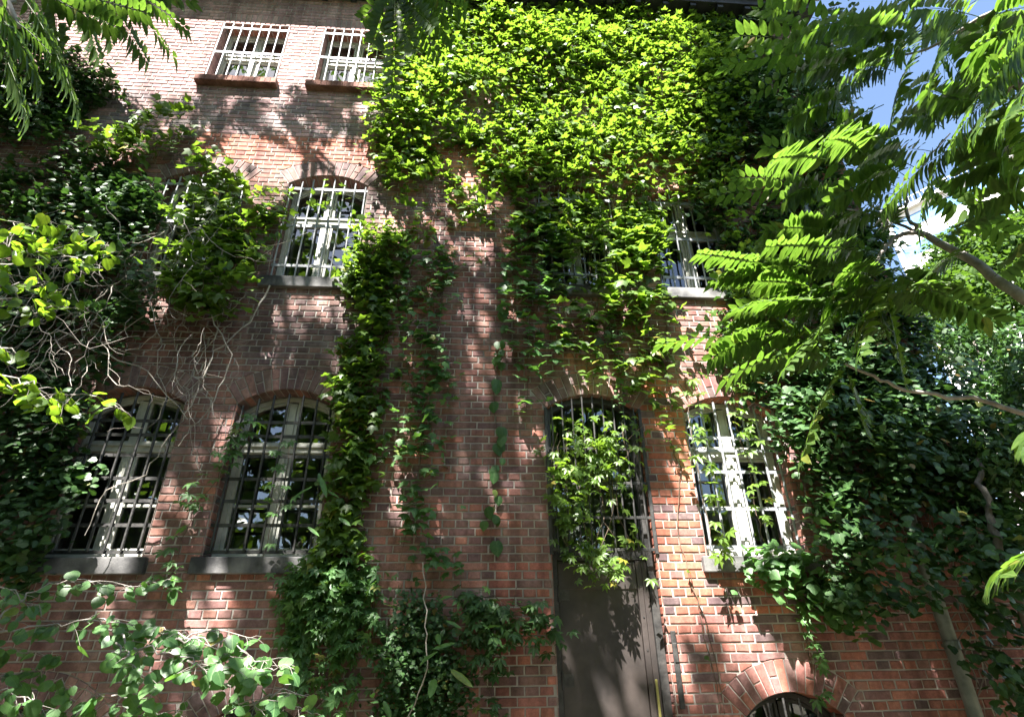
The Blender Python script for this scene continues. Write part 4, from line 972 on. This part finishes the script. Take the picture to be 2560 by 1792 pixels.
# wall position -> measured picture coordinates, to look the lit patches up
v = np.stack([cand[:, 0], np.full(N0, D), cand[:, 1] - CZ], 1); dd = v @ CW
px_ = (IW / 2 + F_PX * (v @ CR) / dd) / K; py_ = (IH / 2 - F_PX * (v @ CU) / dd) / K
lit = np.zeros(N0)
for (x, y, rx, ry, s) in LIT:
    d = np.sqrt(((px_ - x) / rx) ** 2 + ((py_ - y) / ry) ** 2); lit = np.maximum(lit, s * np.clip((1.18 - d) / .36, 0, 1))
keep = (lit < .45 + .5 * (nl(cand[:, 0], cand[:, 1]) - .5)) & (rng.random(N0) > lit * .8) & (ns(cand[:, 0], cand[:, 1]) > .345)
c = cand[keep]; n = len(c)
Yc = rng.uniform(-2.3, .9, n); tt = (D - Yc) / -SDIR[1]
P = np.stack([c[:, 0], np.full(n, D), c[:, 1]], 1) + SDIR[None] * tt[:, None]
# added crown leaves dropped so that the upper panes mirror the sky
MC = np.array([0, 2 * (D + .24), CZ])
def mirrored(P, x0, x1, z0, z1):
    t = (D + .24 - MC[1]) / (P[:, 1] - MC[1]); q = MC + (P - MC) * t[:, None]; return (q[:, 0] > x0) & (q[:, 0] < x1) & (q[:, 2] > z0) & (q[:, 2] < z1)
P = P[~((mirrored(P, -4, -1.4, 8.95, 10.25) & (rng.random(n) < .85)) | (mirrored(P, -2.3, -1.4, 5.6, 7.1) & (rng.random(n) < .4)))]; n = len(P)
nrm = np.stack([rng.normal(0, .4, n), rng.normal(-.2, .4, n), np.ones(n)], 1); tip = np.stack([rng.normal(0, 1, n), rng.normal(0, 1, n), rng.normal(-.3, .2, n)], 1)
leaf_mesh('crown', T_OVAL, P, tip, nrm, rnd(n, .13, .24), rng.random(n), M['ail'], t2)  # unseen leaves set by the sun patch mask to shade the wall

# ------------------------------------------------------------------ branch sprays with round leaves
def spray(name, label, cat, trunkpts, branches, spacing, T, size, mat, stemr=.006, lat=.06, hang=.5, bark=None, face=-.15):
    base = trunkpts[0]; root = empty(name, (base[0], base[1], 0), label, cat); m = MB()
    Q = wood(trunkpts, .01, 5); m.tube(Q, [.03 * (1 - .6 * k / len(Q)) for k in range(len(Q))], 8)
    P = []
    for br in branches:
        Q = np.array(wood([at(x, y, Y) for x, y, Y in br], .012, 5)); m.tube(Q, [stemr * (1.1 - .8 * k / len(Q)) for k in range(len(Q))], 6)
        d = np.r_[0, np.cumsum(np.linalg.norm(np.diff(Q, axis=0), axis=1))]; s = np.arange(.03, d[-1], spacing) + rng.normal(0, spacing * .3, len(np.arange(.03, d[-1], spacing)))
        b = np.stack([np.interp(s, d, Q[:, k]) for k in range(3)], 1)
        o2 = b + np.stack([rng.normal(0, lat, len(s)), rng.normal(0, lat, len(s)), rng.normal(-.02, lat * .55, len(s))], 1)
        for a, e_ in zip(b, o2): m.tube([a, (a + e_) / 2 + [0, 0, .006], e_], .0014, 3, False)
        P.append(o2)
    P = np.vstack(P); n = len(P)
    tip = np.stack([rng.normal(.1, .6, n), rng.normal(-.25, .5, n), rng.normal(-hang, .25, n)], 1)
    nrm = np.stack([rng.normal(-.1, .35, n), rng.normal(face, .35, n), np.ones(n)], 1)
    m.build('stems', bark or M['bark'], root, smooth=True)
    leaf_mesh('leaves', T, P, tip, nrm, rnd(n, *size), rng.random(n), mat, root)
    return root
spray('young_linden', 'young linden with bright yellow green round leaves reaching in at the left edge', 'tree', [(-3.3, 2.1, -.05), (-3.15, 2.1, 1.5), at(-160, 640, 2.4)],
      [[(-160, 640, 2.4), (-20, 610, 2.4), (90, 560, 2.5), (200, 540, 2.6), (280, 560, 2.6)], [(-160, 640, 2.4), (0, 590, 2.5), (40, 520, 2.5), (120, 500, 2.5), (190, 520, 2.6)], [(-100, 640, 2.4), (10, 560, 2.4), (30, 500, 2.4)],
       [(-100, 640, 2.4), (20, 640, 2.4), (90, 635, 2.5), (160, 650, 2.5)], [(-120, 680, 2.4), (0, 670, 2.4), (80, 690, 2.5), (170, 690, 2.5)], [(-120, 860, 2.3), (0, 860, 2.4), (110, 885, 2.5), (210, 890, 2.5), (290, 930, 2.5)],
       [(-120, 850, 2.3), (0, 835, 2.4), (80, 865, 2.4), (150, 910, 2.5)], [(-160, 640, 2.4), (-140, 760, 2.35), (-120, 860, 2.3)], [(-80, 760, 2.4), (10, 770, 2.4), (40, 800, 2.4)], [(60, 560, 2.5), (150, 570, 2.5), (230, 600, 2.5)]],
      .021, T_RND, (.042, .066), M['linden'], .005, .04, .5, None, .45)
spray('round_leaved_shrub', 'round leaved shrub spreading along the bottom left in front of the sills', 'shrub', [(-2.6, 3.4, -.05), (-2.4, 3.4, .8), at(-60, 1500, 3.4)],
      [[(-60, 1430, 3.4), (100, 1395, 3.5), (230, 1390, 3.5), (330, 1400, 3.5), (420, 1420, 3.5)], [(-60, 1430, 3.4), (60, 1330, 3.6), (180, 1300, 3.7), (300, 1310, 3.7), (400, 1300, 3.7)], [(330, 1400, 3.5), (440, 1440, 3.4), (540, 1480, 3.4), (660, 1500, 3.4)],
       [(230, 1400, 3.5), (300, 1450, 3.3), (400, 1470, 3.3), (520, 1500, 3.3), (600, 1520, 3.3)], [(260, 1440, 3.3), (290, 1480, 3.2), (330, 1530, 3.2), (360, 1545, 3.2)], [(400, 1430, 3.4), (500, 1440, 3.4), (600, 1480, 3.4)],
       [(420, 1480, 3.3), (500, 1530, 3.3), (560, 1580, 3.3), (700, 1600, 3.3)], [(-60, 1300, 3.5), (30, 1330, 3.6), (110, 1390, 3.6)], [(-60, 1500, 3.4), (-60, 1430, 3.4)],
       [(250, 1560, 3.5), (330, 1580, 3.5), (430, 1590, 3.5)], [(-60, 1550, 3.3), (30, 1560, 3.4), (110, 1590, 3.4)], [(-60, 1520, 3.5), (60, 1500, 3.6), (150, 1540, 3.7), (260, 1570, 3.7)], [(-60, 1580, 3.6), (80, 1590, 3.7), (200, 1600, 3.8)], [(-60, 1460, 3.5), (40, 1460, 3.6), (140, 1470, 3.6)], [(380, 1440, 3.4), (470, 1410, 3.5), (570, 1430, 3.5)], [(560, 1580, 3.3), (640, 1540, 3.3), (690, 1560, 3.3)]],
      .025, T_RND, (.040, .082), M['shrub'], .005, .055, .6, None, -.75)
# long narrow leaves at the foot of the creeper
fl = empty('strap_leaved_plant', at(900, 1600, D - .45), 'few long narrow pale leaves poking out of the ivy bush and the creeper column', 'plant')
pts_ = [(720, 1070), (700, 1090), (740, 1080), (690, 1180), (735, 1100), (1000, 1390), (980, 1420), (975, 1520), (1010, 1500), (940, 1490), (985, 1345), (860, 1570), (1020, 1440), (760, 1160), (715, 1060)]
n = len(pts_); P = np.array([at(x, y, D - rng.uniform(.4, .5)) for x, y in pts_])
tip = np.stack([rng.normal(0, .8, n), rng.normal(-.4, .2, n), rng.normal(-.35, .4, n)], 1); nrm = np.stack([rng.normal(0, .3, n), -np.ones(n) * .6, np.ones(n)], 1)
leaf_mesh('leaves', T_LONG, P, tip, nrm, rnd(n, .13, .22), rnd(n, .6, 1), M['shrub'], fl)
m = MB(); m.tube(wood([at(905, 1640, D - .3), at(960, 1500, D - .42), at(955, 1400, D - .42), at(948, 1260, D - .3)], .008, 5), .005, 6)
m.build('stems', M['twig'], fl)

# ------------------------------------------------------------------ beyond the corner: trees and a pale building
def crown_tree(label, base, height, blobs, nleaf, size, mat, name='background_tree', tr_r=.14):
    root = empty(name, base, label, 'tree', 'trees beyond the building corner'); m = MB()
    b = np.array(base, float)
    Q = wood([b - [0, 0, .05], b + [.1, 0, height * .4], b + [0, .1, height * .75]], .03, 5); m.tube(Q, [tr_r * (1 - .06 * k) for k in range(len(Q))], 10)
    P = []
    for (cx, cy, cz, rx, rz) in blobs:
        Q = wood([b + [0, 0, height * .35], np.array([cx, cy, cz])], .04, 5); m.tube(Q, [tr_r * .4 * (1 - .13 * k) for k in range(len(Q))], 7)
        k = nleaf // len(blobs); d = unit(rng.normal(0, 1, (k, 3))); r = rng.random(k)[:, None] ** .45
        lump = 1 + .28 * np.sin(d[:, :1] * 7 + cx * 3) * np.cos(d[:, 2:] * 6 + cz)
        P.append(np.array([cx, cy, cz]) + d * r * lump * [rx, rx, rz])
    P = np.vstack(P); n = len(P)
    m.build('trunk', M['darkbark'], root, smooth=True)
    tip = rng.normal(0, 1, (n, 3)) + [0, -.3, -.7]; nrm = rng.normal(0, .5, (n, 3)) + [0, -.3, 1]
    leaf_mesh('crown', T_OVAL, P, tip, nrm, rnd(n, *size), rng.random(n), mat, root)
    return root
def ctr(x, y, Y): return at(x, y, Y)
def blob(x, y, Y, rx, rz): p = at(x, y, Y); return (p[0], p[1], p[2], rx, rz)
crown_tree('light green background tree under the sky gap at the right edge', (9.2, 8.5, 0), 6, [blob(2240, 560, 8.5, 1.0, .6), blob(2310, 600, 8.0, 1.0, .8), blob(2150, 640, 9.0, .9, .7), blob(2220, 680, 8.0, .9, .7), blob(2290, 520, 8.5, .8, .5), blob(2160, 560, 9.2, .8, .5), blob(2110, 690, 8.6, .8, .7), blob(2140, 740, 8.2, .8, .7)], 15000, (.08, .14), M['far'])
crown_tree('dark twiggy background tree low behind the ivy at the right edge', (7.8, 7.2, 0), 4.5, [blob(2180, 760, 7.4, .8, .6), blob(2280, 800, 7.0, .8, .7), blob(2240, 900, 6.8, .7, .7), blob(2310, 1000, 6.4, .7, .8)], 4200, (.06, .11), M['ivy'])
crown_tree('bushy mid green tree at the right edge beside the lower limb', (6.0, 4.9, 0), 3.2, [blob(2290, 850, 5.0, .45, .4), blob(2300, 1000, 4.8, .5, .5), blob(2220, 1060, 4.9, .4, .35)], 2600, (.05, .09), M['ivy'], tr_r=.07)

pb = empty('pale_building', (26, 30, 0), 'pale rendered building far behind the leaves at the upper right, blue window band', 'building')
A0 = at(2050, 520, 44.0); z_top = at(2120, 420, 40.0)[2]
m = MB(); m.box(0, 0.01, 0, .01, 0, .01); m = MB()
P1, P2 = np.array([at(2120, 420, 40.0)[0], 40.0]), None
# run the facade towards the viewer so that its cornice climbs to the right
d = ray(2300, 330); tZ = (z_top - CZ) / d[2]; P2 = np.array([d[0] * tZ, d[1] * tZ])
u = (P2 - P1) / np.linalg.norm(P2 - P1); nrm2 = np.array([u[1], -u[0]])
if nrm2 @ P1 > 0: nrm2 = -nrm2
P0 = P1 - u * 6; P3 = P2 + u * 10
def prism(m, a, b, off0, off1, z0, z1):
    q = [a + nrm2 * off1, b + nrm2 * off1, b + nrm2 * off0, a + nrm2 * off0]
    m.add([(p[0], p[1], z0) for p in q] + [(p[0], p[1], z1) for p in q], [(0, 3, 2, 1), (4, 5, 6, 7), (0, 1, 5, 4), (1, 2, 6, 5), (2, 3, 7, 6), (3, 0, 4, 7)])
prism(m, P0, P3, -12, 0, 0, z_top - .5); m.build('wall', M['pale'], pb)
m = MB(); prism(m, P0 - u * .3, P3, -12, .5, z_top - .497, z_top - .1); m.build('cornice', M['pale'], pb)
m = MB()
for k in range(4): prism(m, P0 + u * .5, P3, .01, .03, z_top - 2.6 - 3.3 * k, z_top - 1.2 - 3.3 * k)
m.build('window_band', M['bluepane'], pb)
m = MB()
for k in range(int(np.linalg.norm(P3 - P0) / .35)): a = P0 + u * .35 * k; prism(m, a, a + u * .05, .2, .25, z_top - .1, z_top + .85)
prism(m, P0, P3, .19, .26, z_top + .85, z_top + .92)
m.build('railing', M['pale_steel'], pb)

# the far side of the courtyard, behind the viewer: trees that the window panes mirror
n = 15000; ang = rng.uniform(-3.35, .28, n); rad = 10.5 + rng.normal(0, 1.0, n)
P = np.stack([rad * np.cos(ang) * 1.15, 1.0 + rad * np.sin(ang), rng.uniform(0, 1, n) ** .85 * (13 + 2.5 * np.sin(ang * 5) + np.sin(ang * 13))], 1)
ok = (P[:, 1] < 4.2) & ((P[:, 0] < 6) | (P[:, 2] < 6)); P = P[ok]; n = len(P)
wd = leaf_mesh('courtyard_trees', T_OVAL, P, rng.normal(0, 1, (n, 3)), rng.normal(0, .6, (n, 3)) + [0, 0, .7], rnd(n, .45, .9), rng.random(n), M['creeper'], None)
tag(wd, 'leafy belt of trees on the far side of the courtyard, mirrored in the window panes', 'trees', kind='stuff')
# unseen leaves added up along the sun's line, to shade most of the shrub and part of the linden
def shade_from_above(o, test, size, dens, seed):
    co = np.empty(len(o.data.vertices) * 3, dtype=np.float32); o.data.vertices.foreach_get('co', co); co = co.reshape(-1, 3)[::12]
    v = co - [0, 0, CZ]; d = v @ CW; x = (IW / 2 + F_PX * (v @ CR) / d) / K; y = (IH / 2 - F_PX * (v @ CU) / d) / K
    k = test(x, y) & (rng.random(len(co)) < dens); src = co[k]; t = rng.uniform(7, 9.5, len(src)); P = src + SDIR * t[:, None] + rng.normal(0, .05, (len(src), 3))
    return P[out_of_view(P)]
sh = [c for c in bpy.data.objects if c.name.startswith('leaves') and c.parent and c.parent.name == 'round_leaved_shrub'][0]
li = [c for c in bpy.data.objects if c.name.startswith('leaves') and c.parent and c.parent.name == 'young_linden'][0]
P = np.vstack([shade_from_above(sh, lambda x, y: ((x < 255) | (y < 1405) | (x > 640)), .2, .5, 1), shade_from_above(li, lambda x, y: (np.sin(x * .03 + y * .02) > .3), .2, .03, 2)])
n = len(P)
leaf_mesh('lower_crown', T_OVAL, P, rng.normal(0, 1, (n, 3)), np.stack([rng.normal(0, .3, n), rng.normal(-.2, .3, n), np.ones(n)], 1), rnd(n, .13, .22), rng.random(n), M['ail'], t2)
